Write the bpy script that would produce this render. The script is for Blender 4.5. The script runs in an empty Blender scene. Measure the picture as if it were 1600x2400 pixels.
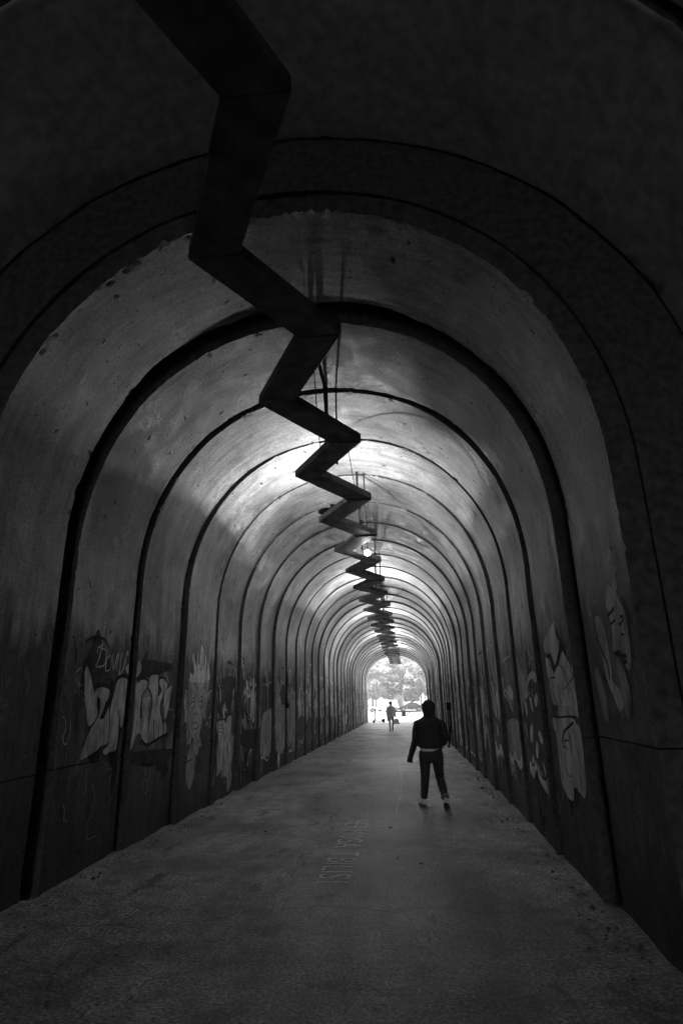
import bpy, bmesh, math, random
import numpy as np
from mathutils import Vector, Matrix, noise as mnoise
from mathutils.geometry import tessellate_polygon
random.seed(7)
R = math.radians
scene = bpy.context.scene
C = scene.collection

# ------------------------------------------------------------------ camera
cam_data = bpy.data.cameras.new('camera')
cam_data.sensor_fit = 'VERTICAL'; cam_data.sensor_height = 36.0; cam_data.sensor_width = 24.0
cam_data.lens = 20.866
cam_data.clip_start = 0.05; cam_data.clip_end = 2000
cam = bpy.data.objects.new('camera', cam_data); C.objects.link(cam)
cF = Vector((-0.09583218, 0.94734682, 0.30553264)); cR = Vector((0.99411866, 0.10664308, -0.01885042)); cU = Vector((0.05044083, -0.30192922, 0.95199499))
M = Matrix((cR, cU, -cF)).transposed().to_4x4(); M.translation = Vector((0.9535, 0.0, 1.65))
cam.matrix_world = M
scene.camera = cam

# ------------------------------------------------------------------ world, sun, exposure
SUN_EL, SUN_AZ = R(52), R(288)
EXPOSURE = 3.2
world = bpy.data.worlds.new('World'); scene.world = world; world.use_nodes = True
nt = world.node_tree; nt.nodes.clear()
sky = nt.nodes.new('ShaderNodeTexSky'); sky.sky_type = 'NISHITA'; sky.sun_disc = False
sky.sun_elevation = SUN_EL; sky.sun_rotation = SUN_AZ
bw = nt.nodes.new('ShaderNodeRGBToBW'); bg = nt.nodes.new('ShaderNodeBackground'); wo = nt.nodes.new('ShaderNodeOutputWorld')
bg.inputs['Strength'].default_value = 0.15
nt.links.new(sky.outputs[0], bw.inputs[0]); nt.links.new(bw.outputs[0], bg.inputs[0]); nt.links.new(bg.outputs[0], wo.inputs[0])
sun_data = bpy.data.lights.new('sun', 'SUN'); sun_data.energy = 5.0; sun_data.angle = R(0.5); sun_data.color = (1.0, 0.995, 0.985)
sun = bpy.data.objects.new('sun', sun_data); C.objects.link(sun)
sdir = Vector((math.sin(SUN_AZ) * math.cos(SUN_EL), math.cos(SUN_AZ) * math.cos(SUN_EL), math.sin(SUN_EL)))
sun.rotation_euler = sdir.to_track_quat('Z', 'Y').to_euler()
vs = scene.view_settings
vs.view_transform = 'Standard'; vs.look = 'None'; vs.exposure = EXPOSURE; vs.gamma = 1.0; vs.use_curve_mapping = False
scene.render.engine = 'CYCLES'
scene.cycles.max_bounces = 12; scene.cycles.diffuse_bounces = 10; scene.cycles.glossy_bounces = 3
scene.cycles.use_denoising = True; scene.cycles.sample_clamp_indirect = 6.0
scene.cycles.use_light_tree = True

# ------------------------------------------------------------------ materials
class Nodes:
    def __init__(s, name):
        s.m = bpy.data.materials.new(name); s.m.use_nodes = True
        s.t = s.m.node_tree; s.b = s.t.nodes['Principled BSDF']
    def n(s, kind, **kw):
        x = s.t.nodes.new('ShaderNode' + kind)
        for k, v in kw.items():
            if k.startswith('i_'): x.inputs[k[2:]].default_value = v
            else: setattr(x, k, v)
        return x
    def l(s, a, b): s.t.links.new(a, b)
    def coords(s, sx=1, sy=1, sz=1, uv=False):
        tc = s.n('TexCoord'); mp = s.n('Mapping'); mp.inputs['Scale'].default_value = (sx, sy, sz)
        s.l(tc.outputs['UV' if uv else 'Object'], mp.inputs[0]); return mp.outputs[0]
    def noise(s, vec, scale, detail=6, rough=.55, dist=0.0):
        x = s.n('TexNoise'); x.inputs['Scale'].default_value = scale; x.inputs['Detail'].default_value = detail
        x.inputs['Roughness'].default_value = rough; x.inputs['Distortion'].default_value = dist
        s.l(vec, x.inputs['Vector']); return x.outputs['Fac']
    def ramp(s, fac, stops):
        x = s.n('ValToRGB'); e = x.color_ramp.elements
        while len(e) < len(stops): e.new(.5)
        for el, (p, v) in zip(e, stops):
            el.position = p; el.color = (v, v, v, 1)
        s.l(fac, x.inputs[0]); return x.outputs[0]
    def math(s, op, a, b=None, clamp=False):
        x = s.n('Math', operation=op, use_clamp=clamp)
        for i, v in enumerate((a, b)):
            if v is None: continue
            if isinstance(v, (int, float)): x.inputs[i].default_value = v
            else: s.l(v, x.inputs[i])
        return x.outputs[0]
    def mix(s, f, a, b, mode='MIX'):
        x = s.n('Mix', data_type='RGBA', blend_type=mode)
        for i, v in ((0, f), (6, a), (7, b)):
            if isinstance(v, (int, float)): x.inputs[i].default_value = v if i == 0 else (v, v, v, 1)
            else: s.l(v, x.inputs[i])
        return x.outputs[2]
    def bump(s, h, strength, dist=.02):
        x = s.n('Bump'); x.inputs['Strength'].default_value = strength; x.inputs['Distance'].default_value = dist
        s.l(h, x.inputs['Height']); s.l(x.outputs[0], s.b.inputs['Normal'])

def plain(name, v, rough=.7, metal=0.0, grain=.25, scale=12, bump=.15):
    w = Nodes(name); c = w.coords()
    f = w.noise(c, scale, 5)
    col = w.ramp(f, [(.3, v * (1 - grain)), (.7, v * (1 + grain))])
    w.l(col, w.b.inputs['Base Color']); w.b.inputs['Roughness'].default_value = rough; w.b.inputs['Metallic'].default_value = metal
    if bump: w.bump(f, bump, .01)
    return w.m

def concrete(name, base, stain, painted):
    """lining concrete: stains, streaks that run round the arch, chips, pits, old paint on the lower walls"""
    w = Nodes(name)
    uv = w.coords(1, 1, 1, uv=True)
    ob = w.coords()
    big = w.noise(uv, .55, 5, .6, .4)
    mid = w.noise(uv, 3.1, 8, .65)
    streak = w.noise(w.coords(.5, 5, 1, uv=True), 1.6, 8, .66)
    fine = w.noise(uv, 34, 4, .6)
    col = w.ramp(big, [(.36, base * .55), (.45, base * .85), (.52, base * 1.0), (.62, base * 1.2)])
    col = w.mix(.55, col, w.ramp(mid, [(.38, .42), (.48, .92), (.55, 1.1), (.64, 1.45)]), 'MULTIPLY')
    col = w.mix(.45, col, w.ramp(streak, [(.38, .45), (.5, 1.0), (.62, 1.4)]), 'MULTIPLY')
    col = w.mix(.6, col, w.ramp(fine, [(.38, .55), (.62, 1.35)]), 'MULTIPLY')
    # lime bloom and rubbed pale patches, dark water runs
    lime = w.math('MULTIPLY', w.ramp(w.noise(uv, 1.1, 6, .7), [(.56, 0.0), (.63, 1.0)]), w.ramp(w.noise(uv, 11, 5, .7), [(.42, 0.0), (.56, 1.0)]))
    col = w.mix(w.math('MULTIPLY', lime, .6), col, min(.85, base * 1.9))
    run = w.ramp(w.noise(w.coords(.28, 3.4, 1, uv=True), 1.9, 5, .6), [(.56, 0.0), (.66, 1.0)])
    col = w.mix(w.math('MULTIPLY', run, .35), col, base * .3)
    # pits and flakes in patches
    v = w.n('TexVoronoi', feature='F1'); v.inputs['Scale'].default_value = 13.0; v.inputs['Randomness'].default_value = 1.0
    wv = w.n('TexNoise'); wv.inputs['Scale'].default_value = 9; w.l(uv, wv.inputs['Vector'])
    wm = w.n('Mix', data_type='VECTOR'); wm.inputs[0].default_value = .13; w.l(uv, wm.inputs[4]); w.l(wv.outputs['Color'], wm.inputs[5])
    w.l(wm.outputs[1], v.inputs['Vector'])
    patch = w.ramp(w.noise(uv, 1.3, 3, .6), [(.46, 0.0), (.62, 1.0)])
    pit = w.ramp(v.outputs['Distance'], [(.10, 1.0), (.2, 0.0)])
    pitm = w.math('MULTIPLY', pit, patch)
    vb = w.n('TexVoronoi', feature='F1'); vb.inputs['Scale'].default_value = 5.0; w.l(wm.outputs[1], vb.inputs['Vector'])
    wn = w.n('TexWhiteNoise'); w.l(vb.outputs['Position'], wn.inputs['Vector'])
    sprd = w.math('MULTIPLY', w.ramp(vb.outputs['Distance'], [(.11, 1.0), (.17, 0.0)]), w.ramp(wn.outputs['Value'], [(.62, 0.0), (.66, 1.0)]))
    vc = w.n('TexVoronoi', feature='F1'); vc.inputs['Scale'].default_value = 34.0; w.l(wm.outputs[1], vc.inputs['Vector'])
    tiny = w.math('MULTIPLY', w.ramp(vc.outputs['Distance'], [(.18, 1.0), (.28, 0.0)]), w.ramp(w.noise(uv, 2.3, 4, .7), [(.52, 0.0), (.64, 1.0)]))
    pitm = w.math('MAXIMUM', pitm, w.math('MAXIMUM', sprd, w.math('MULTIPLY', tiny, .7)))
    cr = w.n('TexVoronoi', feature='DISTANCE_TO_EDGE'); cr.inputs['Scale'].default_value = 2.3
    wm2 = w.n('Mix', data_type='VECTOR'); wm2.inputs[0].default_value = .22
    wv2 = w.n('TexNoise'); wv2.inputs['Scale'].default_value = 4; wv2.inputs['Detail'].default_value = 6; w.l(uv, wv2.inputs['Vector'])
    w.l(uv, wm2.inputs[4]); w.l(wv2.outputs['Color'], wm2.inputs[5]); w.l(wm2.outputs[1], cr.inputs['Vector'])
    crack = w.math('MULTIPLY', w.ramp(cr.outputs['Distance'], [(.004, 1.0), (.02, 0.0)]), w.ramp(w.noise(uv, .9, 3), [(.5, 0.0), (.62, 1.0)]))
    col = w.mix(w.math('MULTIPLY', pitm, .95), col, base * .05)
    col = w.mix(w.math('MULTIPLY', crack, .3), col, base * .3)
    # pale mortar smears and scratches
    scr = w.noise(w.coords(1.2, 30, 1, uv=True), 2.2, 3, .5)
    scrm = w.math('MULTIPLY', w.ramp(scr, [(.66, 0.0), (.72, 1.0)]), w.ramp(w.noise(uv, .8, 3), [(.48, 0.0), (.6, 1.0)]))
    col = w.mix(w.math('MULTIPLY', scrm, .5), col, min(.8, base * 2.0))
    if painted:
        sp = w.n('SeparateXYZ'); w.l(ob, sp.inputs[0])
        edge = w.math('ADD', sp.outputs[2], w.math('MULTIPLY', w.noise(w.coords(.6, 2.0, 1, uv=True), 2.0, 5), 1.6))
        mask = w.ramp(w.math('DIVIDE', edge, 4.0), [(.76, 1.0), (.85, 0.0)])
        drip = w.noise(w.coords(1.0, 2.8, 1, uv=True), 1.5, 8, .7, 1.2)
        pcol = w.ramp(drip, [(.34, .01), (.42, .04), (.48, .10), (.53, .02), (.58, .2), (.63, .04), (.7, .45)])
        low = w.ramp(w.math('DIVIDE', sp.outputs[2], 2.0), [(.12, .2), (.55, 1.0)])  # paint darkened towards the floor: dirt plus a painted vignette
        pcol = w.mix(1.0, pcol, low, 'MULTIPLY')
        col = w.mix(w.math('MULTIPLY', mask, .88), col, pcol)
    w.l(col, w.b.inputs['Base Color'])
    w.l(w.ramp(mid, [(.4, .5), (.6, .78)]), w.b.inputs['Roughness'])
    w.b.inputs['Specular IOR Level'].default_value = .3
    hgt = w.math('SUBTRACT', w.math('ADD', w.math('MULTIPLY', mid, .6), w.math('MULTIPLY', fine, .25)), w.math('ADD', w.math('MULTIPLY', pitm, .9), w.math('MULTIPLY', crack, .25)))
    w.bump(hgt, .55, .02)
    return w.m

M_CONC = concrete('lining_concrete', .44, .2, True)
M_DARK = plain('lifted_rough_concrete', .55, .9, 0, .3, 9, .5)  # even tone, raised to lift the unlit near vault out of black
M_SHELL = plain('dark_backfill', .05)
M_JOINT = plain('shade_dark_joint', .09, .9, 0, .5, 14, .5)  # unlit end faces given their shade as a dark colour
M_BEAM = plain('weathered_beam_metal', .09, .6, 0.0, .8, 5, .5)
M_STEEL = plain('dark_steel', .035, .55, .1)
M_RUBBER = plain('black_rubber', .02, .8)
M_CLOTH = plain('black_cloth', .04, .95, 0, .3, 30, .3)
M_DENIM = plain('dark_denim', .045, .95, 0, .3, 30, .3)
M_TEE = plain('white_cotton', .85, .9, 0, .08, 30, .2)
M_CUFF = plain('faded_denim_cuff', .2, .9)
M_SHOE = plain('pale_canvas', .85, .8, 0, .15)
M_SOLE = plain('dark_sole', .04, .8)
M_SKIN = plain('skin', .26, .55, 0, .08, 20, .05)
M_GREYSHIRT = plain('veil_grey_cotton', .6, .9)  # lightened to paint a veil of glare over the far walker
M_GREYTROUSER = plain('veil_grey_twill', .45, .9)  # same painted veil on the trousers
M_HAIR = plain('dark_hair', .03, .6, 0, .4, 60, .4)
M_WHITECAR = plain('white_car_paint', .4, .25, 0, .02, 3, 0)
M_DARKCAR = plain('dark_car_paint', .008, .45, 0, .05, 3, 0)
M_SILVERCAR = plain('silver_car_paint', .4, .25, .3, .05, 3, 0)
M_GLASS = plain('dark_window_glass', .015, .3, 0, .05, 3, 0)
M_RIM = plain('alloy_rim', .12, .35, .6, .05, 3, 0)
M_LENS = plain('lamp_lens', .7, .2, 0, .05, 3, 0)
M_PLASTER = plain('pale_plaster', .13, .9)
M_NICHE = plain('niche_plaster', .06, .9)
M_TILE = plain('roof_tile', .05, .8)
M_BARK = plain('bark', .09, .95, 0, .4, 8, .5)
M_RAIL = plain('grey_painted_rail', .02, .6)
M_ROADSIDE = plain('pale_paving', .13, .85, 0, .12, 1.5, .2)
M_ROAD = plain('worn_asphalt', .14, .85, 0, .2, 1.2, .2)
M_STONE = plain('head_wall_stone', .3, .9, 0, .3, 3, .4)
M_EARTH = plain('grassy_earth', .07, .95, 0, .4, 1.2, .5)
M_DEBRIS = plain('rubble', .12, .95, 0, .6, 20, .4)

for m_ in (M_DARKCAR, M_GLASS, M_RAIL, M_STEEL, M_RUBBER): m_.node_tree.nodes['Principled BSDF'].inputs['Specular IOR Level'].default_value = .08
def leafmat(name, v):
    w = Nodes(name); c = w.coords()
    f = w.noise(c, 1.1, 3)
    w.l(w.ramp(f, [(.3, v * .7), (.7, v * 1.4)]), w.b.inputs['Base Color']); w.b.inputs['Roughness'].default_value = .5
    w.b.inputs['Transmission Weight'].default_value = 0
    tr = w.n('BsdfTranslucent'); tr.inputs[0].default_value = (v * 1.3,) * 3 + (1,)
    mx = w.n('MixShader'); mx.inputs[0].default_value = .35
    out = w.t.nodes['Material Output']
    w.l(w.b.outputs[0], mx.inputs[1]); w.l(tr.outputs[0], mx.inputs[2]); w.l(mx.outputs[0], out.inputs[0])
    return w.m
M_LEAF = [leafmat('leaves_pale', .26), leafmat('leaves_mid', .2), leafmat('leaves_dark', .11)]

def floor_mat():
    w = Nodes('worn_concrete_floor'); c = w.coords()
    a = w.noise(c, .5, 6, .6, .5); b = w.noise(c, 4.5, 8, .7); f = w.noise(c, 38, 4, .7); g = w.noise(w.coords(1.0, .35, 1), 1.7, 7, .65)
    col = w.ramp(a, [(.38, .20), (.5, .32), (.62, .41)])
    col = w.mix(.9, col, w.ramp(b, [(.38, .5), (.5, 1.0), (.62, 1.3)]), 'MULTIPLY')
    col = w.mix(.6, col, w.ramp(g, [(.38, .45), (.48, .95), (.62, 1.3)]), 'MULTIPLY')
    col = w.mix(.95, col, w.ramp(f, [(.36, .3), (.5, .95), (.64, 1.9)]), 'MULTIPLY')
    # aggregate glints painted as pale specks, strongest down the right half of the lane
    sp = w.n('SeparateXYZ'); w.l(c, sp.inputs[0])
    lane = w.math('MULTIPLY', w.ramp(w.math('ADD', w.math('MULTIPLY', sp.outputs[0], .25), .5), [(.50, 0.0), (.60, 1.0)]),
                  w.ramp(w.math('ADD', w.math('MULTIPLY', sp.outputs[0], .25), .5), [(.76, 1.0), (.9, 0.0)]))
    v = w.n('TexVoronoi'); v.inputs['Scale'].default_value = 42; w.l(c, v.inputs['Vector'])
    v2 = w.n('TexWhiteNoise'); w.l(v.outputs['Position'], v2.inputs['Vector'])
    spk = w.math('MULTIPLY', w.ramp(v.outputs['Distance'], [(.2, 1.0), (.32, 0.0)]), w.ramp(v2.outputs['Value'], [(.8, 0.0), (.84, 1.0)]))
    spk = w.math('MULTIPLY', spk, w.math('ADD', w.math('MULTIPLY', lane, .75), .25))
    col = w.mix(w.math('MULTIPLY', spk, .9), col, .85)
    # dark stains
    st = w.ramp(w.noise(w.coords(1, .5, 1), 2.6, 5, .6), [(.60, 0.0), (.66, 1.0)])
    col = w.mix(w.math('MULTIPLY', st, .65), col, .05)
    # fine cracks
    cr = w.n('TexVoronoi', feature='DISTANCE_TO_EDGE'); cr.inputs['Scale'].default_value = .45
    wm = w.n('Mix', data_type='VECTOR'); wm.inputs[0].default_value = .35
    wv = w.n('TexNoise'); wv.inputs['Scale'].default_value = 2.2; wv.inputs['Detail'].default_value = 8; w.l(c, wv.inputs['Vector'])
    w.l(c, wm.inputs[4]); w.l(wv.outputs['Color'], wm.inputs[5]); w.l(wm.outputs[1], cr.inputs['Vector'])
    crack = w.ramp(cr.outputs['Distance'], [(.003, 1.0), (.008, 0.0)])
    col = w.mix(w.math('MULTIPLY', crack, .25), col, .05)
    w.l(col, w.b.inputs['Base Color'])
    w.l(w.ramp(b, [(.38, .36), (.62, .66)]), w.b.inputs['Roughness'])
    w.b.inputs['Specular IOR Level'].default_value = .45
    w.bump(w.math('SUBTRACT', w.math('ADD', w.math('MULTIPLY', b, .8), w.math('MULTIPLY', f, .5)), w.math('MULTIPLY', crack, .3)), .7, .02)
    return w.m
M_FLOOR = floor_mat()

def paint_mat():
    w = Nodes('spray_paint'); c = w.coords()
    at = w.n('Attribute'); at.attribute_name = 'shade'
    f = w.noise(w.coords(1, 1, .35), 9, 6, .7); g = w.noise(c, 2.2, 4, .6)
    col = w.mix(.8, at.outputs['Color'], w.ramp(f, [(.38, .45), (.5, 1.0), (.62, 1.3)]), 'MULTIPLY')
    col = w.mix(.7, col, w.ramp(g, [(.35, .5), (.6, 1.1)]), 'MULTIPLY')
    w.l(col, w.b.inputs['Base Color']); w.b.inputs['Roughness'].default_value = .75; w.b.inputs['Specular IOR Level'].default_value = .2
    w.bump(f, .2, .005)
    return w.m
M_PAINT = paint_mat()
def chalk_mat():
    w = Nodes('worn_road_paint'); c = w.coords()
    w.l(w.ramp(w.noise(c, 22, 6, .7), [(.40, .45), (.48, .95)]), w.b.inputs['Base Color']); w.b.inputs['Roughness'].default_value = .8
    return w.m
M_CHALK = chalk_mat()

def emit(name, strength):
    m = bpy.data.materials.new(name); m.use_nodes = True; b = m.node_tree.nodes['Principled BSDF']
    b.inputs['Base Color'].default_value = (.8, .8, .8, 1); b.inputs['Emission Color'].default_value = (1, 1, 1, 1); b.inputs['Emission Strength'].default_value = strength
    return m

# ------------------------------------------------------------------ helpers
def tag(o, label=None, cat=None, group=None, kind=None):
    if label: o['label'] = label
    if cat: o['category'] = cat
    if group: o['group'] = group
    if kind: o['kind'] = kind
    return o
def empty(name, loc=(0, 0, 0), rz=0, parent=None, **kw):
    o = bpy.data.objects.new(name, None); C.objects.link(o); o.location = loc; o.rotation_euler = (0, 0, rz)
    if parent: o.parent = parent
    return tag(o, **kw)
def obj(name, mesh, mat=None, parent=None, **kw):
    o = bpy.data.objects.new(name, mesh); C.objects.link(o)
    if mat and not mesh.materials: mesh.materials.append(mat)
    if parent: o.parent = parent
    return tag(o, **kw)
def pydata(name, v, f, smooth=False):
    me = bpy.data.meshes.new(name); me.from_pydata([tuple(map(float, p)) for p in v], [], f); me.update()
    if smooth:
        for p in me.polygons: p.use_smooth = True
    return me
class MB:
    def __init__(s): s.v = []; s.f = []
    def add(s, v, f):
        n = len(s.v); s.v += [tuple(p) for p in v]; s.f += [tuple(i + n for i in q) for q in f]; return s
    def box(s, x0, x1, y0, y1, z0, z1, rz=0, c=(0, 0, 0)):
        v = [(x, y, z) for z in (z0, z1) for y in (y0, y1) for x in (x0, x1)]
        ca, sa = math.cos(rz), math.sin(rz)
        v = [(c[0] + x * ca - y * sa, c[1] + x * sa + y * ca, c[2] + z) for x, y, z in v]
        return s.add(v, [(0, 2, 3, 1), (4, 5, 7, 6), (0, 1, 5, 4), (2, 6, 7, 3), (0, 4, 6, 2), (1, 3, 7, 5)])
    def tube(s, pts, r, n=8, cap=True):
        pts = [Vector(p) for p in pts]; rings = []
        rr = r if isinstance(r, (list, tuple)) else [r] * len(pts)
        up = Vector((0, 0, 1))
        for i, p in enumerate(pts):
            d = (pts[min(i + 1, len(pts) - 1)] - pts[max(i - 1, 0)]).normalized()
            a = d.cross(up)
            if a.length < .05: a = d.cross(Vector((1, 0, 0)))
            a.normalize(); b = d.cross(a).normalized()
            rings.append([p + (a * math.cos(2 * math.pi * k / n) + b * math.sin(2 * math.pi * k / n)) * rr[i] for k in range(n)])
        v = [q for r_ in rings for q in r_]; f = []
        for i in range(len(pts) - 1):
            for k in range(n):
                k2 = (k + 1) % n; f.append((i * n + k, i * n + k2, (i + 1) * n + k2, (i + 1) * n + k))
        if cap: f += [tuple(range(n))[::-1], tuple((len(pts) - 1) * n + k for k in range(n))]
        return s.add(v, f)
    def disc(s, c, axis, r, w, n=20, r2=None):
        a = Vector(axis).normalized(); return s.tube([Vector(c) - a * w / 2, Vector(c) + a * w / 2], r, n)
    def prism(s, poly, y0, y1, axis='y'):
        n = len(poly)
        g = {'y': lambda a, b, t: (a, t, b), 'x': lambda a, b, t: (t, a, b)}[axis]
        v = [g(a, b, y0) for a, b in poly] + [g(a, b, y1) for a, b in poly]
        f = [tuple(range(n))[::-1], tuple(range(n, 2 * n))] + [(i, (i + 1) % n, n + (i + 1) % n, n + i) for i in range(n)]
        return s.add(v, f)
    def mesh(s, name, smooth=False):
        me = pydata(name, s.v, s.f)
        bm = bmesh.new(); bm.from_mesh(me); bmesh.ops.recalc_face_normals(bm, faces=bm.faces); bm.to_mesh(me); bm.free()
        if smooth:
            for p in me.polygons: p.use_smooth = True
        return me
    def build(s, name, mat, parent=None, smooth=False, bevel=0, **kw):
        me = s.mesh(name, smooth)
        if bevel:
            bm = bmesh.new(); bm.from_mesh(me)
            bmesh.ops.bevel(bm, geom=bm.edges[:], offset=bevel, segments=1, affect='EDGES', clamp_overlap=True); bm.to_mesh(me); bm.free()
        return obj(name, me, mat, parent, **kw)

# ------------------------------------------------------------------ tunnel profile
W2, S0, EX = 2.505, 3.23, 2.10
def crown_h(Y): return 5.914 if Y < 18 else 5.914 - min(1, (Y - 18) / 36) * .5
K0, DK = 5.931, 1.6642
rng = random.Random(3)
RINGS = {}
for k in range(-21, 30):
    RINGS[k] = dict(dw=rng.uniform(.02, .065), dc=rng.uniform(-.005, .03), g=rng.uniform(.035, .08), ox=rng.uniform(-.012, .012))
RINGS[-1].update(dw=.06, dc=.10, g=.22); RINGS[0].update(dw=.045, dc=.02, g=.10); RINGS[1].update(dw=.05, dc=.004, g=.06)
RINGS[2].update(dw=.04, dc=.0, g=.05); RINGS[3].update(dc=.0, g=.03); RINGS[4].update(g=.05); RINGS[14].update(dw=.09, dc=.06, g=.1)
def ring_y(k): return K0 + DK * k
def base_profile(n, Y):
    """points from left floor over the crown to right floor, with outward normals and arc length"""
    H = crown_h(Y); nb = n // 4
    pts = [(-W2, S0 * i / nb) for i in range(nb)]
    for i in range(n + 1):
        t = math.pi * (1 - i / n); c, s = math.cos(t), math.sin(t)
        pts.append((W2 * math.copysign(abs(c) ** (2 / EX), c), S0 + (H - S0) * abs(s) ** (2 / EX)))
    pts += [(W2, S0 * (nb - 1 - i) / nb) for i in range(nb)]
    return np.array(pts)
def resample(P, n):
    d = np.r_[0, np.cumsum(np.linalg.norm(np.diff(P, axis=0), axis=1))]
    s = np.linspace(0, d[-1], n); Q = np.stack([np.interp(s, d, P[:, 0]), np.interp(s, d, P[:, 1])], 1)
    T = np.gradient(Q, axis=0); T /= np.linalg.norm(T, axis=1)[:, None]
    N = np.stack([-T[:, 1], T[:, 0]], 1)
    return Q, N, s
def near_extra(k): return .80 if k <= -2 else 0.0
def undulate(k, a, y):
    return .012 * mnoise.noise(Vector((a * .5, k * 9.7, 5))) + .0035 * mnoise.noise(Vector((a * 3, y * 3, 11))) * (1 if -2 <= k <= 4 else 0)
ARC_LEN = {}
def wall_x(side, Y, z):
    """inner face of the lining at this place"""
    k = math.floor((Y - K0) / DK + 1e-6); r = RINGS[k]; t = (Y - ring_y(k)) / DK
    H = crown_h(Y)
    x = W2 if z <= S0 else W2 * max(0, 1 - ((z - S0) / (H - S0)) ** EX) ** (1 / EX)
    if k not in ARC_LEN: ARC_LEN[k] = resample(base_profile(240, ring_y(k) + .8), 50)[2][-1]
    a = z if side < 0 else ARC_LEN[k] - z
    return side * (x + near_extra(k) + r['dw'] * t + .008 + undulate(k, a, Y)) + r['ox']

# lamps: x, y, z, power (W of light), kind, label
LAMPS = [
 (-.23, 10.02, 4.91, 18, 'tray', 'hidden lamp on the beam above the near bright crown patch'),
 (.255, 12.12, 4.63, 3, 'hang', 'glaring bare bulb hanging beside the beam, the nearest lamp in plain view'),
 (.00, 20.4, 4.88, 24, 'tray', 'lamp on the beam next beyond the glaring bare lamp'),
 (.00, 28.2, 4.97, 20, 'bare', 'lamp on the beam past the halfway point'),
 (.00, 36.4, 4.97, 24, 'bare', 'lamp on the beam above the far walker'),
 (.20, 44.2, 4.93, 30, 'tube', 'short white tube lamp on the beam near the far mouth'),
]


# ------------------------------------------------------------------ ground
Y_IN, Y_OUT = -27.0, ring_y(29) - .1
def grid_sheet(name, x0, x1, y0, y1, nx, ny, zf, mat, parent=None, **kw):
    v = []; f = []
    for j in range(ny + 1):
        for i in range(nx + 1):
            x = x0 + (x1 - x0) * i / nx; y = y0 + (y1 - y0) * j / ny
            v.append((x, y, zf(x, y)))
    for j in range(ny):
        for i in range(nx):
            a = j * (nx + 1) + i; f.append((a, a + 1, a + nx + 2, a + nx + 1))
    return obj(name, pydata(name, v, f, True), mat, parent, **kw)
def floor_z(x, y):
    e = max(0, abs(x) - 2.1)
    return .006 * mnoise.noise(Vector((x * 1.7, y * 1.7, 3))) + .003 * mnoise.noise(Vector((x * 8, y * 8, 1))) + e * .07 * (.6 + mnoise.noise(Vector((x * 3, y * 3, 9))))
grid_sheet('floor', -3.9, 3.9, Y_IN - 3, Y_OUT + .6, 60, 640, floor_z, M_FLOOR, kind='structure')
grid_sheet('ground', -160, 160, -60, 300, 20, 20, lambda x, y: -.06, M_EARTH, kind='structure')
grid_sheet('pavement', -40, 40, Y_OUT + .3, 88, 10, 10, lambda x, y: -.03, M_ROADSIDE, kind='structure')
grid_sheet('road', -120, 120, 88, 119, 10, 4, lambda x, y: -.04, M_ROADSIDE, kind='structure')
kb = MB(); kb.box(-60, 60, 119, 119.3, -.06, .1); kb.build('kerb', M_STONE, kind='structure')

# thin hazy air round everything (its own box, well clear of all it holds)
HAZE = .0008
hz = MB(); hz.box(-170, 170, -66, 306, -1.2, 18.5)
hm = bpy.data.materials.new('hazy_air'); hm.use_nodes = True; hn = hm.node_tree; hn.nodes.clear()
pv = hn.nodes.new('ShaderNodeVolumePrincipled'); pv.inputs['Color'].default_value = (.95, .95, .95, 1); pv.inputs['Density'].default_value = HAZE
ho = hn.nodes.new('ShaderNodeOutputMaterial'); hn.links.new(pv.outputs[0], ho.inputs['Volume'])
hz.build('haze', hm, kind='stuff', label='thin pale haze in the air of the tunnel and beyond')

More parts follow.
